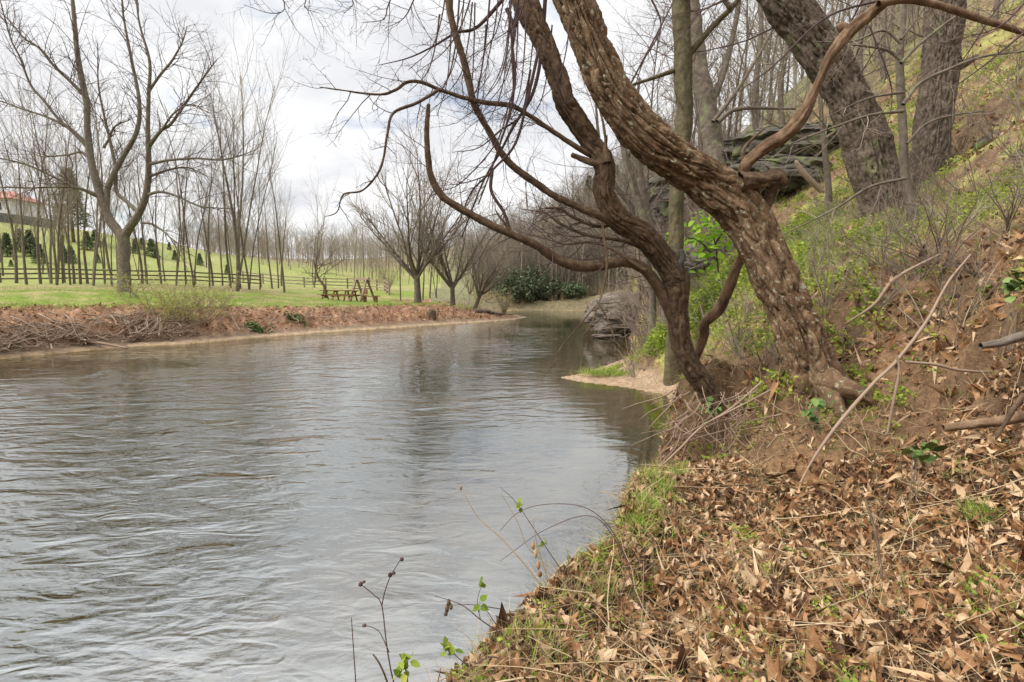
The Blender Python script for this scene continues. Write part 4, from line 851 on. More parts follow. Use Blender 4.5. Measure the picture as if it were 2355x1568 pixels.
for x, d_, h, lab in [(1160, 47, 2.4, 'yellow-green budding bush at the tip of the lawn'), (893, 62, 3.6, 'pale yellow-green willow bush far behind the lawn'), (1080, 56, 3.5, 'yellowish budding shrub behind the leaning lawn tree')]:
    p = foot(x, d_); e = empty('budding_bush', p, lab, 'bush'); m = MB()
    for k_ in range(26): a_ = rng.random() * 6.28; grow(m, (0, 0, -.1), (math.cos(a_) * .4, math.sin(a_) * .4, 1), h * (.6 + .5 * rng.random()), .02, 0, [(5, .1, .03, 5, .2, 35, .4), (3, .2, 0, 0, 0, 0, 0)], 4)
    o = m.build('stems', M['twig_pale'], None); o.parent = e; o = bush_mesh(500, h * .4, h, LF, .11).build('buds', M['bud'], None); o.parent = e
# ---------------------------------------------------------------- rocks
def rock(mb, c, size, rz=0, axis=(0.15, -.25, 1), strata=5, amp=.09, seed=0, sq=.65, n=90):
    th, ph = np.meshgrid(np.linspace(0, 2 * math.pi, n * 2, endpoint=False), np.linspace(.001, math.pi - .001, n)); sg = lambda v, e: np.sign(v) * np.abs(v) ** e
    V = np.stack([sg(np.cos(th), sq) * sg(np.sin(ph), sq), sg(np.sin(th), sq) * sg(np.sin(ph), sq), sg(np.cos(ph), sq)], -1).reshape(-1, 3)
    D = V / np.linalg.norm(V, axis=1)[:, None]; V = V * (1 + .28 * fbm(D * 1.3 + seed, 3))[:, None]
    a = unit(np.array(axis, float)); P = V * np.array(size) / 2; h = (P @ a) / max(size[2], .1) * strata + fbm(P * .8 / max(size) * 3 + seed, 3) * 1.4
    fr = h - np.floor(h); edge = sst(0, .18, fr) * (1 - .5 * fr); hx_ = _g[(np.floor(h).astype(int) * 7 + int(seed)) & 255][:, 0]
    side = 1 - np.abs(D @ a) ** 2
    P = P + D * ((edge * amp + hx_ * amp * 1.2) * side + fbm(P * 3 + seed, 4) * amp * .6)[:, None] * np.array([1, 1, .6]) * min(size)
    ca, sa = math.cos(rz), math.sin(rz); P = np.stack([P[:, 0] * ca - P[:, 1] * sa, P[:, 0] * sa + P[:, 1] * ca, P[:, 2]], 1) + c
    i = np.arange(n - 1)[:, None] * 2 * n; j = np.arange(2 * n)[None]; j2 = (j + 1) % (2 * n)
    mb.add(P, np.stack([i + j, i + 2 * n + j, i + 2 * n + j2, i + j2], -1).reshape(-1, 4))
def rk(x, y, d, size, name, label, mat='rock', **k):
    c = at(x, y, d); m = MB(); rock(m, c, size, **k); return tag(m.build(name, M[mat], org=c, smooth=False), label, 'rock')
rk(1455, 722, 26.5, (4.0, 3.2, 2.0), 'boulder', 'large layered grey boulder overhanging the water at the right bank', rz=.2, axis=(-.35, -.1, 1), strata=7, amp=.075, seed=3, sq=.6)
rk(1398, 772, 25.0, (1.3, .8, .16), 'flat_stone', 'small flat pale stone lying in the water at the foot of the overhanging boulder', seed=5)
rk(1636, 598, 17, (1.9, 1.8, 1.1), 'rock_slab', 'smooth tilted grey slab between the crooked tree and the leaning tree', rz=.3, axis=(-.5, 0, 1), strata=4, amp=.06, seed=8)
rk(1535, 480, 27, (2.0, 2.6, 2.8), 'rock_outcrop', 'dark rock outcrop above the crooked tree fork', 'rock2', axis=(.2, 0, 1), strata=6, amp=.12, seed=11)
rk(1610, 490, 25, (2.6, 2.2, 1.6), 'rock_outcrop', 'dark rock outcrop right of the straight mossy trunk, under the leaning trunk', 'rock2', axis=(.3, 0, 1), strata=6, amp=.12, seed=13)
rk(1720, 385, 22, (3.6, 2.2, 2.0), 'rock_ledge', 'dark layered ledge under the curved orange-brown limb', 'rock2', axis=(.15, 0, 1), strata=9, amp=.12, seed=17)
rk(1850, 345, 19, (4.0, 2.4, 1.5), 'rock_ledge', 'dark layered ledge left of the massive leaning trunk', 'rock2', rz=.2, axis=(.1, 0, 1), strata=8, amp=.13, seed=19)
rk(1800, 405, 17.5, (2.6, 1.8, 1.1), 'rock_ledge', 'lowest dark ledge, just right of the broken limb stub', 'rock2', rz=-.2, axis=(.2, 0, 1), strata=6, amp=.12, seed=23)
rk(2330, 335, 10.6, (1.0, 1.2, .6), 'mossy_rock', 'mossy rock half buried in the slope near the right edge', 'rock2', seed=29, strata=3)

# ---------------------------------------------------------------- ground cover helpers
def normals(X, Y, e=.06):
    a, b, c = H(X, Y), H(X + e, Y), H(X, Y + e); n = np.stack([-(b - a) / e, -(c - a) / e, np.ones(len(X))], 1); return a, n / np.linalg.norm(n, axis=1)[:, None]
def samp(n, r0, r1, a0, a1, power=1.0):
    """points on a sector of ground around the camera; power 2 = even per area, 0 = log-even"""
    u = rng.random(n); rr = (r0 ** power + u * (r1 ** power - r0 ** power)) ** (1 / power) if power > 0 else r0 * (r1 / r0) ** u
    a = np.radians(a0 + (a1 - a0) * rng.random(n)); return rr * np.sin(a), rr * np.cos(a)
def side_of(X, Y):
    i = in_poly(X, Y, river); l = in_poly(X, Y, left_poly) & ~i; return i, l, ~i & ~l
def leaf_tpl(k, seed, lobes=5, curl=.5):
    """curled, folded dead leaf: four rings of k points"""
    g = np.random.default_rng(seed); a = np.linspace(0, 2 * math.pi, k, endpoint=False); R0 = .5 * (.82 + (.16 if lobes > 1 else .05) * np.cos(a * lobes) + g.normal(size=k) * .03) * (1 + .35 * np.cos(a)) * (1 + .25 * np.exp(-(np.minimum(a, 6.283 - a) / .3) ** 2)); V = []; asp = g.uniform(.42, .85)
    fold = g.uniform(.0, .8); tw = g.uniform(-2.5, 2.5)
    for f in (1, .72, .4, .0001):
        x = np.cos(a) * R0 * f; y = np.sin(a) * R0 * f * asp; z = curl * y ** 2 * 1.8 + fold * np.abs(y) * .35 - .9 * curl * x ** 2 * g.uniform(.4, 1.2) + tw * x * y + f * .06 * np.sin(a * 3 + g.random() * 6) + f * g.normal(size=k) * .02
        V.append(np.stack([x, y, z], 1))
    V = np.concatenate(V); j = np.arange(k); j2 = (j + 1) % k
    return V, np.concatenate([np.stack([r * k + j, r * k + j2, (r + 1) * k + j2, (r + 1) * k + j], 1) for r in range(3)]), None
LT = [leaf_tpl(14, 1, 5, 1.6), leaf_tpl(13, 2, 3, 2.2), leaf_tpl(11, 3, 1, 3.2), leaf_tpl(14, 4, 5, 1.8), leaf_tpl(10, 5, 1, 4.5), leaf_tpl(11, 6, 1, -2.8), leaf_tpl(11, 7, 1, 3.8), leaf_tpl(13, 8, 3, -1.6), leaf_tpl(11, 9, 1, 5.5), leaf_tpl(11, 10, 1, 2.0)]
def litter(mb, X, Y, size, tilt=.5, lift=.02):
    z, nr = normals(X, Y); n = len(X); k = rng.integers(0, len(LT), n); s = size * np.clip(np.exp(rng.normal(size=n) * .38), .4, 1.7)
    pos = np.stack([X, Y, z + lift * rng.random(n)], 1); rt_ = rots(n, tilt, nr); tn = np.clip(.5 + rng.normal(size=n) * .40, 0, 1)
    for i in range(len(LT)):
        m_ = k == i
        if m_.any(): scatter(mb, LT[i][0], LT[i][1], LT[i][2], pos[m_], rt_[m_], s[m_], tn[m_])
def blade_tpl(curve, n=5, wd=.03):
    t = np.linspace(0, 1, n); x = curve * t ** 2; z = t - .35 * abs(curve) * t ** 2; w_ = wd * (1 - t * .92)
    V = np.concatenate([np.stack([x, -w_, z], 1), np.stack([x, w_, z], 1)]); i = np.arange(n - 1); return V, np.stack([i, i + 1, n + i + 1, n + i], 1)
BT = [blade_tpl(c) for c in (.15, .4, .7, 1.0)]; ST = [blade_tpl(c, 6, .011) for c in (.1, .5, .9, 1.3)]
def blades(mb, X, Y, h, T=BT, tilt=.25, z=None):
    if z is None: z = H(X, Y)
    n = len(X); k = rng.integers(0, len(T), n); pos = np.stack([X, Y, z - .01], 1); rt_ = rots(n, tilt); s = h * (.5 + .9 * rng.random(n)); tn = rng.random(n)
    for i in range(len(T)):
        m_ = k == i
        if m_.any(): scatter(mb, T[i][0], T[i][1], None, pos[m_], rt_[m_], s[m_], tn[m_])
def tufts(nc, per, r0, r1, a0, a1, cond, power, spread):
    X, Y = samp(nc, r0, r1, a0, a1, power); k = cond(X, Y); X, Y = X[k], Y[k]; per_ = rng.integers(per // 2, per, len(X)); X = np.repeat(X, per_); Y = np.repeat(Y, per_)
    return X + rng.normal(size=len(X)) * spread, Y + rng.normal(size=len(X)) * spread

# ---------------------------------------------------------------- near bank: leaves, straw, grass
X, Y = samp(44000, 1.1, 7.6, -30, 78, 1.6); i, l, r_ = side_of(X, Y); dr_ = dist_line(X, Y, RB)[0]; zq = H(X, Y, False)
sc_ = (X > 2.2) & (Y > 4.6) & (Y < 8.6) & (zq < 3.0); k = r_ & (dr_ > .05) & (~sc_ | (rng.random(len(X)) < .14)); X, Y = X[k], Y[k]
m = MB(); litter(m, X, Y, .047, .7, .05)
X, Y = samp(2000, 1.3, 5.5, -20, 75, 1.6); k = side_of(X, Y)[2] & (dist_line(X, Y, RB)[0] > .1); litter(m, X[k], Y[k], .068, .5, .06)
X, Y = samp(650, 1.4, 6, -20, 60, 1.4); k = side_of(X, Y)[2] & (dist_line(X, Y, RB)[0] > .15); litter(m, X[k], Y[k], .078, .35, .035)
tag(m.build('leaf_litter', M['leaf_litter']), 'thick layer of curled brown dead leaves on the near bank', kind='stuff')
m = MB(); X, Y = samp(19000, 6.5, 30, 5, 75, .6); k = side_of(X, Y)[2] & (dist_line(X, Y, RB)[0] > 1.0) & (rng.random(len(X)) < sst(-.3, .3, fbm(np.stack([X, Y, X * 0], 1) * .8, 3)) * .8 + .2); litter(m, X[k], Y[k], .085, .5, .04)
tag(m.build('slope_litter', M['leaf_litter']), 'fallen leaves scattered up the wooded slope', kind='stuff')
m = MB()
nz_ = lambda X, Y, f=.9, o=0: fbm(np.stack([X, Y, X * 0 + o], 1) * f, 3)
X, Y = samp(40000, 1.1, 9, -30, 75, 1.3); k = side_of(X, Y)[2]; X, Y = X[k], Y[k]; blades(m, X, Y, .13, ST, 1.15, H(X, Y) + .035)
X, Y = tufts(1100, 30, 1.1, 8, -30, 75, lambda X, Y: side_of(X, Y)[2] & ((dist_line(X, Y, RB)[0] < .55) | (nz_(X, Y) > .18)), 1.3, .05); blades(m, X, Y, .17, ST, .55)
X, Y = tufts(3400, 20, 7, 28, 5, 72, lambda X, Y: side_of(X, Y)[2] & (nz_(X, Y, .5) > -.05), .8, .14); blades(m, X, Y, .30, ST, .6)
for k_ in range(420):                              # long fallen stalks
    X, Y = samp(1, 1.5, 6.5, -15, 65, 1.2)
    if not side_of(X, Y)[2][0]: continue
    a_ = random.uniform(0, 6.28); L = random.uniform(.25, .9); s_ = np.linspace(-.5, .5, 7) * L; px, py = X[0] + np.cos(a_) * s_, Y[0] + np.sin(a_) * s_; zz_ = np.maximum(H(px, py), .3)
    zz_ = zz_ + .03 + np.linspace(0, random.uniform(0, .15), 7); tube(m, np.stack([px + rng.normal(size=7) * .008, py, zz_], 1), np.linspace(.0028, .0012, 7) * random.uniform(.7, 1.7), 4)
tag(m.build('straw', M['straw']), 'dry straw and fallen grass stalks over the near bank and slope', kind='stuff')
m = MB()
X, Y = tufts(1500, 30, 1.3, 8.5, -28, 45, lambda X, Y: side_of(X, Y)[2] & (dist_line(X, Y, RB)[0] < .5) & (nz_(X, Y, .8, 4) > -.25), 1.2, .05); blades(m, X, Y, .12, BT, .4)
X, Y = tufts(1800, 14, 1.2, 7.5, -20, 72, lambda X, Y: side_of(X, Y)[2] & (nz_(X, Y, 1.1, 8) > .05), 1.4, .05); blades(m, X, Y, .08, BT, .35)
X, Y = tufts(720, 24, 7.5, 30, 8, 72, lambda X, Y: side_of(X, Y)[2] & (nz_(X, Y, .45, 2) > 0), .8, .16); blades(m, X, Y, .2, BT, .4)
X, Y = tufts(1400, 26, 9.5, 17, 9, 30, lambda X, Y: side_of(X, Y)[2] & (dist_line(X, Y, RB)[0] > 1.7), 1.5, .16); blades(m, X, Y, .22, BT, .6)
g0 = at(1395, 842, 14.3); X = g0[0] + rng.normal(size=1500) * .35; Y = g0[1] + rng.normal(size=1500) * .18; blades(m, X, Y, .16, BT, .4, np.maximum(H(X, Y), .12))
for gx_, gy_, gd_, n_ in ((2255, 1085, 3.45, 260), (1690, 832, 8.2, 200), (1500, 1110, 4.9, 300), (1520, 1150, 4.6, 300), (1490, 1190, 4.1, 300), (1560, 1100, 5.1, 300), (1460, 1240, 3.7, 260)): g0 = at(gx_, gy_, gd_); X = g0[0] + rng.normal(size=n_) * .035; Y = g0[1] + rng.normal(size=n_) * .035; blades(m, X, Y, .13, BT, .45)
tag(m.build('grass', M['grass']), 'green grass tufts along the right bank', kind='stuff')
# little green weeds
SPR = []
for s_ in range(4):
    g = np.random.default_rng(50 + s_); V = []; T_ = []
    for k_ in range(16):
        a_ = g.random() * 6.28; rr_ = g.random() * .5; c_ = np.array([math.cos(a_) * rr_, math.sin(a_) * rr_, .15 + g.random() * .55]); u_ = unit(np.array([math.cos(a_), math.sin(a_), g.normal() * .4])); v_ = unit(np.cross(u_, g.normal(size=3))) * .09
        b_ = len(V); V += [c_, c_ + u_ * .12 + v_, c_ + u_ * .27, c_ + u_ * .12 - v_]; T_ += [[b_, b_ + 1, b_ + 2], [b_, b_ + 2, b_ + 3]]
        b_ = len(V); w0 = np.array([c_[0] * .3, c_[1] * .3, 0]); V += [w0, w0 + [.012, .012, 0], c_]; T_ += [[b_, b_ + 1, b_ + 2]]
    SPR.append((np.array(V), np.array(T_)))
def sprigs(mb, X, Y, h, z=None, tilt=.25):
    z = H(X, Y) if z is None else z; n = len(X); k = rng.integers(0, 4, n); pos = np.stack([X, Y, z - .01], 1); rt_ = rots(n, tilt); s = h * (.5 + rng.random(n)); tn = rng.random(n)
    for i in range(4):
        m_ = k == i
        if m_.any(): scatter(mb, SPR[i][0], None, SPR[i][1], pos[m_], rt_[m_], s[m_], tn[m_])
m = MB()
X, Y = tufts(620, 8, 1.3, 7.5, -28, 72, lambda X, Y: side_of(X, Y)[2] & ((dist_line(X, Y, RB)[0] < .7) | (nz_(X, Y, 1.3, 5) > .02)), 1.3, .05); sprigs(m, X, Y, .075)
X, Y = tufts(3700, 9, 6.5, 34, 9, 72, lambda X, Y: side_of(X, Y)[2] & (dist_line(X, Y, RB)[0] > .5) & (nz_(X, Y, .5, 7) > -.02), .7, .2); sprigs(m, X, Y, .17)
X, Y = tufts(1100, 16, 9.5, 17, 9, 27, lambda X, Y: side_of(X, Y)[2] & (dist_line(X, Y, RB)[0] > 1.7) & (nz_(X, Y, .6, 3) > -.15), 1.5, .18); sprigs(m, X, Y, .24)
tag(m.build('undergrowth', M['green_leaf']), 'fresh yellow-green undergrowth over the right slope and behind the crooked tree', kind='stuff')
# twiggy brush on the slope
BR = []
for s_ in range(6):
    b_ = MB(); 
    for k_ in range(9): a_ = rng.random() * 6.28; grow(b_, (0, 0, -.05), (math.cos(a_) * .6, math.sin(a_) * .6, 1), .7 * (.6 + .7 * rng.random()), .006, 0, [(5, .16, 0, 4, .25, 40, .5), (3, .25, 0, 0, 0, 0, 0)], 4)
    BR.append(b_.arrays())
def brush(mb, X, Y, h):
    z = H(X, Y); n = len(X); k = rng.integers(0, 6, n); s = h * (.5 + rng.random(n)); tn = rng.random(n); rt_ = rots(n, .3); pos = np.stack([X, Y, z], 1)
    for i in range(6):
        m_ = k == i
        if m_.any(): scatter(mb, BR[i][0], BR[i][1], None, pos[m_], rt_[m_], s[m_], tn[m_])
m = MB(); X, Y = samp(1250, 7, 60, 9, 70, .6); k = side_of(X, Y)[2] & (dist_line(X, Y, RB)[0] > .8); brush(m, X[k], Y[k], 1.0)
X, Y = samp(420, 17, 34, 9, 22, 1); k = side_of(X, Y)[2] & (dist_line(X, Y, RB)[0] > .4); brush(m, X[k], Y[k], 2.2)
tag(m.build('brush', M['twig_pale']), 'tangled thin bare brush over the right slope and around the boulder', kind='stuff')
m = MB(); X, Y = samp(420, 47, 62, -4, 14, 1); k = side_of(X, Y)[2] & (dist_line(X, Y, RB)[0] > .4); brush(m, X[k], Y[k], 1.3); tag(m.build('shore_brush', M['straw']), 'tan brush along the far shore across the bend', kind='stuff')

# ---------------------------------------------------------------- far bank cover
X, Y = samp(26000, 16, 44, -50, 3, .8); i, l, r_ = side_of(X, Y); dl_ = dist_line(X, Y, LBW)[0]
m = MB(); k = l & (dl_ > .9) & (dl_ < 3.3) ; k &= rng.random(len(X)) < .5; litter(m, X[k], Y[k], .085, .6, .06)
a_ = np.concatenate([LBW[2 + int(t)] * (1 - t % 1) + LBW[3 + int(t)] * (t % 1) for t in rng.random(15000) * 9]).reshape(-1, 2); a_ = a_ + rng.normal(size=a_.shape) * 1.6; dl_ = dist_line(a_[:, 0], a_[:, 1], LBW)[0]; k = side_of(a_[:, 0], a_[:, 1])[1] & (dl_ > .8) & (dl_ < 3.2); k &= rng.random(len(k)) < .4; litter(m, a_[k, 0], a_[k, 1], .09, .6, .06)
tag(m.build('bank_leaves', M['leaf_litter']), 'drift of dead leaves down the eroded far bank', kind='stuff')
m = MB(); X, Y = samp(42000, 17, 48, -50, 4, .7); dl_ = dist_line(X, Y, LBW)[0]; k = side_of(X, Y)[1] & (dl_ > 2.7) & (dl_ < 26); blades(m, X[k], Y[k], .13, BT, .4)
a_ = np.concatenate([LBW[2 + int(t)] * (1 - t % 1) + LBW[3 + int(t)] * (t % 1) for t in rng.random(30000) * 9]).reshape(-1, 2); a_ = a_ + rng.normal(size=a_.shape) * 2.2; dl_ = dist_line(a_[:, 0], a_[:, 1], LBW)[0]; k = side_of(a_[:, 0], a_[:, 1])[1] & (dl_ > 2.6) & (dl_ < 4.2); blades(m, a_[k, 0], a_[k, 1], .22, BT, .5)
tag(m.build('meadow_grass', M['lawn']), 'short green meadow grass on the far bank', kind='stuff')
m = MB(); k = side_of(a_[:, 0], a_[:, 1])[1] & (dl_ > 1.0) & (dl_ < 3.4) & (rng.random(len(a_)) < .8); blades(m, a_[k, 0], a_[k, 1], .3, ST, 1.0); tag(m.build('hanging_straw', M['straw']), 'dry straw hanging over the lip of the far bank', kind='stuff')
def stick_pile(x0, x1, n, off, label, L=(.6, 1.8), name='driftwood_pile'):
    m = MB(); c = None
    for k_ in range(n):
        x = random.uniform(x0, x1); b_ = onz(x, np.interp(x, [p[0] for p in LB], [p[1] for p in LB])); nrm = np.array([-.76, .65]); o_ = random.uniform(*off); p = b_[:2] + nrm * o_; l_ = random.uniform(*L); a_ = random.gauss(.86, .55) if random.random() < .6 else random.uniform(0, 3.14)
        s_ = np.linspace(-.5, .5, 6) * l_; px = p[0] + np.cos(a_) * s_; py = p[1] + np.sin(a_) * s_; z = np.maximum(H(px, py, False), 0) + .05 + random.random() * .3 + np.linspace(0, random.uniform(-.2, .45), 6)
        P = np.stack([px, py, z], 1) + rng.normal(size=(6, 3)) * .04 * l_; tube(m, P, np.linspace(.018, .006, 6) * random.uniform(.6, 1.9), 4)
        if c is None: c = P[0]
    return tag(m.build(name, M['stick'], org=c), label, 'driftwood')
stick_pile(-60, 240, 150, (.5, 1.3), 'big tangled pile of grey driftwood twigs on the far bank at left')
stick_pile(250, 340, 40, (.5, 1.6), 'few bare sticks on the soil left of the overhanging bush')
stick_pile(330, 480, 130, (.4, 1.8), 'matted roots and sticks under the yellow-budded bush', (.4, 1.3), 'root_mat')
stick_pile(560, 900, 60, (.6, 1.8), 'thin scattered twigs along the middle of the far bank', (.4, 1.0))
p0, p1 = onz(170, 800), onz(292, 804); m = MB(); P, Rr = smooth_path(np.array([p0 + [0, 0, .25], (p0 + p1) / 2 + [0, 0, .22], p1 + [0, 0, .06]]), np.array([.05, .06, .03]), .2); tube(m, P, Rr, 8, True, bark_disp(.008, 12, 4)); tag(m.build('driftwood_log', M['stick'], org=P[0]), 'long pale stick lying at the waterline of the far bank', 'log')
# overhanging shrub with yellow buds
def bud_shrub(x, d_, n, h, spread, label, nb):
    p = foot(x, d_); e = empty('budding_shrub', p, label, 'shrub'); m = MB()
    for k_ in range(n): a_ = rng.random() * 6.28; grow(m, p + np.array([rng.normal() * spread * .4, rng.normal() * .25, -.1]), (math.cos(a_) * .75, math.sin(a_) * .75 - .2, .8), h * (.5 + .7 * rng.random()), .016, 0, [(7, .12, -.03, 6, .2, 40, .45), (4, .2, 0, 3, .2, 40, .5), (3, .2, 0, 0, 0, 0, 0)], 4)
    m.build('stems', M['twig_pale'], e); V = m.arrays()[0]; V = V[rng.integers(0, len(V), nb)] + rng.normal(size=(nb, 3)) * .03; b_ = MB(); scatter(b_, LF[0], None, LF[1], V, rots(nb, .9), .07 * (.6 + .8 * rng.random(nb)), rng.random(nb)); b_.build('buds', M['bud'], e)['kind'] = 'stuff'
bud_shrub(405, 24.0, 56, 2.1, 1.6, 'large yellow-budded shrub sprawling over the eroded far bank', 6500)
bud_shrub(300, 27.5, 12, 1.9, 1.0, 'thin yellow-budded shrub right at the foot of the forked tree', 900)
bud_shrub(470, 26, 16, 1.5, 1.0, 'lower yellow-budded shrub right of the sprawling one', 1000)
for x, o_, lab in ((712, 1.4, 'small dark green plant halfway down the far bank below the picnic tables'), (606, .8, 'small dark green plant near the waterline of the far bank')):
    b_ = onz(x, np.interp(x, [p[0] for p in LB], [p[1] for p in LB])); q = b_[:2] + np.array([-.76, .65]) * o_; p = np.array([q[0], q[1], gz(q[0], q[1])]); e = empty('green_plant', p, lab, 'plant'); m = MB()
    sprigs(m, p[0] + rng.normal(size=30) * .22, p[1] + rng.normal(size=30) * .15, .32); m.build('leaves', M['ivy'], e)
m = MB(); p = onz(672, 752); q = p[:2] + np.array([-.76, .65]) * 1.9

# ---------------------------------------------------------------- sticks, roots and plants of the near bank
def stick(pts, dd, ww, label, mat='stick', name='fallen_stick', cat='stick', k=10, tw=0, dep=.002):
    m = MB(); P, Rr = limb(m, pts, dd, ww, .03, k, bark_disp(dep, 14, 5, 2) if dep else None)
    if tw: sprout(m, P, Rr, tw, .3, TW2, .003, .1, 50)
    return tag(m.build(name, M[mat], org=P[0]), label, cat)
stick([(2232, 585), (2180, 650), (2130, 740), (2062, 830), (2010, 880), (1940, 960), (1880, 1040), (1840, 1110)], [5.6, 5.35, 5.1, 4.9, 4.7, 4.55, 4.45, 4.35], [4, 6, 7, 8, 8, 8, 6, 4], 'long bent grey stick leaning down the dirt bank beside the leaning tree')
stick([(2160, 585), (2060, 640), (2010, 700), (1945, 745)], [6.1, 5.9, 5.9, 6.1], [5, 8, 8, 4], 'shorter grey stick above the long bent one')
stick([(2255, 796), (2300, 788), (2360, 770), (2420, 760)], 4.2, [14, 20, 22, 22], 'lichen-covered pale log end sticking in from the right edge', 'greybark', 'fallen_log', 'log', 24, dep=.004)
stick([(2080, 832), (2150, 838), (2200, 850), (2275, 856)], 4.7, [6, 8, 7, 4], 'thin pale root crossing the dirt bank under the lichen-covered log')
stick([(2060, 815), (2068, 850), (2055, 920), (2040, 1000)], 4.75, [6, 6, 7, 5], 'short upright twig beside the long bent stick')
stick([(2170, 985), (2240, 975), (2300, 968), (2380, 950)], [3.7, 3.65, 3.6, 3.6], [16, 22, 24, 24], 'half-buried rotten brown log near the right edge', 'pale_bark', 'fallen_log', 'log', 24, dep=.006)
stick([(2354, 905), (2325, 950), (2290, 1010)], 3.4, [10, 12, 6], 'dark curved root at the right edge above the dead leaves', 'bark2', 'root', 'root')
stick([(1990, 1150), (2012, 1220), (2025, 1300), (2028, 1330)], [3.4, 3.2, 3.05, 3.0], [6, 8, 7, 5], 'thin dark twig standing up in the leaves right of centre', 'bark2')
stick([(1480, 1290), (1478, 1400), (1470, 1480)], [2.75, 2.75, 2.7], [3.5, 4, 4], 'straight grey twig standing in the leaves near the water', 'stick')
stick([(1750, 880), (1680, 940), (1610, 985), (1560, 1035), (1500, 1090)], [6.0, 5.8, 5.6, 5.5, 5.4], [5, 6, 6, 5, 3], 'long pale stick slanting across the undercut hollow', 'stick', k=8)
stick([(1775, 895), (1700, 935), (1640, 965), (1570, 1000)], [5.9, 5.75, 5.6, 5.5], [4, 5, 4, 2], 'second pale stick lying just above the slanting one', 'stick', k=8)
stick([(1600, 905), (1585, 940), (1600, 975), (1580, 1020), (1560, 1070)], [6.5, 6.2, 6.1, 5.9, 5.8], [10, 10, 9, 7, 4], 'pale twisted root hanging over the dark hollow', 'pale_bark', 'hanging_root', 'root')
m = MB()
for k_ in range(90):                              # root hairs in the hollow and around the trunks
    x = random.uniform(1545, 1820); y = random.uniform(890, 1000); d_ = random.uniform(5.8, 6.5); L = random.uniform(15, 90); b_ = random.uniform(-90, 70)
    limb(m, [(x, y), (x + b_ * .3, y + L * .35), (x + b_, y + L * .7), (x + b_ * 1.4 + random.uniform(-15, 15), y + L)], [d_, d_ - .15, d_ - .25, d_ - .3], [random.uniform(2, 4.5), 1.2], .06, 4)
tag(m.build('root_tangle', M['stick'], org=at(1650, 950, 6.2)), 'tangle of thin dry roots hanging over the undercut hollow', 'roots')
# ivy at the foot of the leaning tree and on the slope
IV = (np.array([[0, 0, 0], [.25, -.33, .04], [.62, -.3, .0], [1, 0, -.08], [.62, .3, 0], [.25, .33, .04]]), [[0, 1, 2], [0, 2, 3], [0, 3, 4], [0, 4, 5]])
for pts_, d_, lab in (([(1870, 925), (1862, 950), (1880, 965), (1895, 985), (1885, 1000), (1905, 935), (1850, 940), (1898, 1010)], 5.25, 'dark green ivy clump at the foot of the leaning tree'), ([(2110, 1035), (2125, 1050), (2135, 1040), (2145, 1030)], 3.9, 'broad-leaved green plant among the dead leaves at right'),
                      ([(2320, 650), (2335, 640), (2345, 660), (2330, 668), (2350, 640)], 4.5, 'round-leaved green plant on the lip of the dirt bank at right edge'), ([(1640, 930), (1650, 950), (1620, 960)], 5.9, 'small ivy leaves in the hollow below the crooked tree')):
    p = at(*pts_[0], d_); e = empty('ivy_plant', p, lab, 'plant'); m = MB(); n = len(pts_) * 7
    P = np.array([at(x + rng.normal() * 9, y + rng.normal() * 9, d_ + rng.normal() * .05) for x, y in pts_ * 7]); gzv = H(P[:, 0], P[:, 1]); P[:, 2] = np.maximum(P[:, 2], gzv + .02)
    scatter(m, IV[0], None, IV[1], P, rots(n, .6), .085 * (.6 + .7 * rng.random(n)), rng.random(n)); m.build('leaves', M['ivy'], e); m = MB()
    for q in P[::4]: tube(m, np.array([[q[0], q[1], gz(q[0], q[1]) - .02], q * .5 + np.array([q[0], q[1], gz(q[0], q[1])]) * .5 + [.01, 0, 0], q]), np.array([.002, .002, .001]), 4)
    m.build('stems', M['twig_pale'], e)
# bright young maple between the trunks
p = foot(1655, 13.5); e = empty('young_maple', p, 'young tree with bright green new leaves between the crooked and leaning trees', 'tree'); m = MB(); b_ = MB()
for pts_, n in (([(1655, 700), (1650, 600), (1640, 540), (1625, 500)], 90), ([(1650, 600), (1610, 555), (1580, 545), (1575, 520)], 80), ([(1645, 560), (1670, 520), (1660, 500)], 60)):
    P, Rr = limb(m, pts_, 13.5, [5, 2], .1, 6); V = P[rng.integers(len(P) // 3, len(P), n)] + rng.normal(size=(n, 3)) * [.28, .3, .16]
    scatter(b_, IV[0], None, IV[1], V, rots(n, .5), .2 * (.6 + .7 * rng.random(n)), rng.random(n))
m.build('stem', M['twig'], e); b_.build('leaves', M['bright_leaf'], e)
# water's-edge weeds in the foreground
def weed(pts_list, label, heads=(), hs=.012, mat='twig_pale', leaves=(), name='dry_weed', hm='twig'):
    p = at(*pts_list[0][0][0], float(np.mean(pts_list[0][1]))); e = empty(name, p, label, 'weed'); m = MB()
    for pts_, d_, ww in pts_list: limb(m, pts_, d_, ww, .03, 5)
    m.build('stem', M[mat], e)
    if heads:
        for x, y, d_, L in heads: m = MB(); c = at(x, y, d_); tube(m, np.array([c - [0, 0, L * .5], c - [0, 0, L * .2], c + [0, 0, L * .2], c + [0, 0, L * .5]]) , np.array([.2, 1, .9, .2]) * hs, 8); m.build('seed_head', M[hm], e)
    if leaves:
        m = MB(); P = np.array([at(x, y, d_) for x, y, d_ in leaves]); P = np.repeat(P, 7, 0) + rng.normal(size=(len(P) * 7, 3)) * .012; scatter(m, IV[0], None, IV[1], P, rots(len(P), .8), .035 * (.6 + .7 * rng.random(len(P))), rng.random(len(P))); m.build('leaves', M['green_leaf'], e)
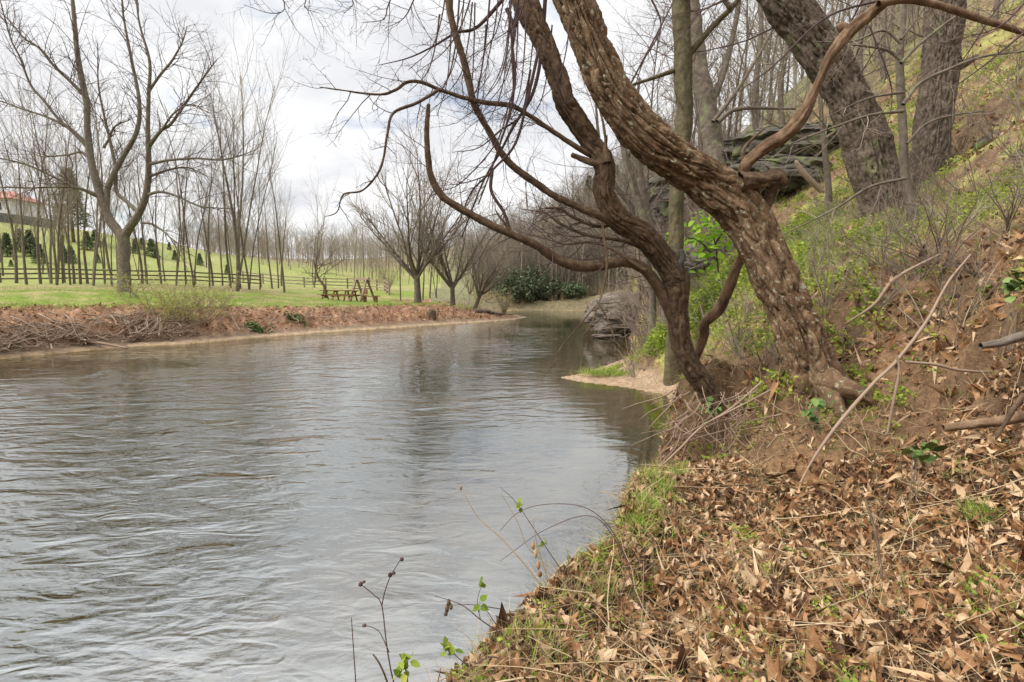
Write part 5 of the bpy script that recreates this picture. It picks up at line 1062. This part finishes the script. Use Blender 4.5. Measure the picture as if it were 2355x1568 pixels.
weed([([(925, 1620), (905, 1568), (890, 1490), (878, 1392), (862, 1370), (832, 1345)], 2.1, [4, 3, 2]), ([(878, 1392), (885, 1360), (898, 1325), (920, 1288)], 2.1, [3, 2]), ([(895, 1500), (870, 1450), (840, 1438)], 2.1, [2.5, 1.5])],
     'tall branching dry weed with dark round seed heads standing before the water', [(829, 1343, 2.1, .02), (836, 1338, 2.1, .012), (897, 1322, 2.1, .02), (905, 1318, 2.1, .012), (924, 1286, 2.1, .016), (838, 1438, 2.1, .014)], .0085, 'twig')
weed([([(822, 1640), (818, 1568), (812, 1480), (808, 1420)], 2.0, [3.5, 2])], 'plain dry stalk left of the branching weed', mat='twig')
weed([([(905, 1640), (890, 1568), (872, 1525), (858, 1505)], 1.9, [5, 4])], 'short thick brown stalk below the branching weed', mat='bark2')
weed([([(942, 1640), (936, 1560), (930, 1525)], 1.95, [5, 3])], 'short stalk with a tuft of fresh green leaves at the bottom edge', leaves=[(930, 1520, 1.95), (925, 1530, 1.95), (938, 1512, 1.95), (934, 1548, 1.95)], name='green_weed', mat='twig')
weed([([(1290, 1420), (1240, 1340), (1160, 1245), (1100, 1190), (1065, 1130)], [2.9, 3.0], [3.5, 1.5])], 'long leaning straw with a pale tip over the calm water', [(1060, 1122, 3.0, .03)], .007, 'straw', hm='straw')
weed([([(1340, 1480), (1320, 1380), (1270, 1310), (1215, 1260), (1190, 1200), (1150, 1130)], 2.8, [3, 1.2]), ([(1300, 1440), (1260, 1330), (1235, 1250), (1225, 1190)], 2.8, [3, 1.5])], 'pair of thin stalks carrying drooping brown dead leaves', [(1232, 1272, 2.8, .06), (1238, 1300, 2.8, .05), (1226, 1255, 2.8, .04), (1242, 1320, 2.8, .035)], .011, 'straw', hm='leaf_litter')
weed([([(1475, 1420), (1440, 1290), (1400, 1210), (1340, 1165), (1250, 1160), (1190, 1180), (1150, 1220)], [2.9, 3.1], [3, 2, 1.2]), ([(1450, 1300), (1370, 1190), (1260, 1215), (1150, 1290)], [3.0], [2.5, 1.2])], 'arching bramble shoot reaching out over the water', name='bramble', mat='twig')
weed([([(1210, 1520), (1160, 1465), (1105, 1425), (1060, 1390), (1000, 1370)], 2.35, [4, 1.5]), ([(1180, 1530), (1130, 1510), (1080, 1530), (1040, 1500), (1020, 1490)], 2.3, [4, 1.5]), ([(1160, 1465), (1130, 1420), (1110, 1390)], 2.35, [2.5, 1.2]), ([(1105, 1425), (1098, 1380), (1110, 1340)], 2.35, [2, 1])],
     'low twiggy shrub with a few new leaves at the water edge', leaves=[(1022, 1491, 2.3), (1028, 1496, 2.3), (1110, 1390, 2.35), (1160, 1465, 2.35), (1040, 1500, 2.3), (1110, 1342, 2.35)], name='twiggy_shrub', mat='twig')
weed([([(1150, 1400), (1080, 1390), (1040, 1392)], 2.4, [2.5, 1])], 'drooping stalk with a dark reddish seed cluster over the water', [(1032, 1385, 2.4, .035), (1028, 1400, 2.4, .04), (1037, 1395, 2.4, .03), (1025, 1412, 2.4, .02)], .009, 'twig', name='seed_weed', hm='bark2')
weed([([(1400, 1480), (1340, 1380), (1270, 1280), (1190, 1160), (1150, 1120)], 2.9, [3, 1])], 'straight dark stem leaning out left over the water', mat='twig', leaves=[(1192, 1164, 2.9), (1250, 1250, 2.9)])
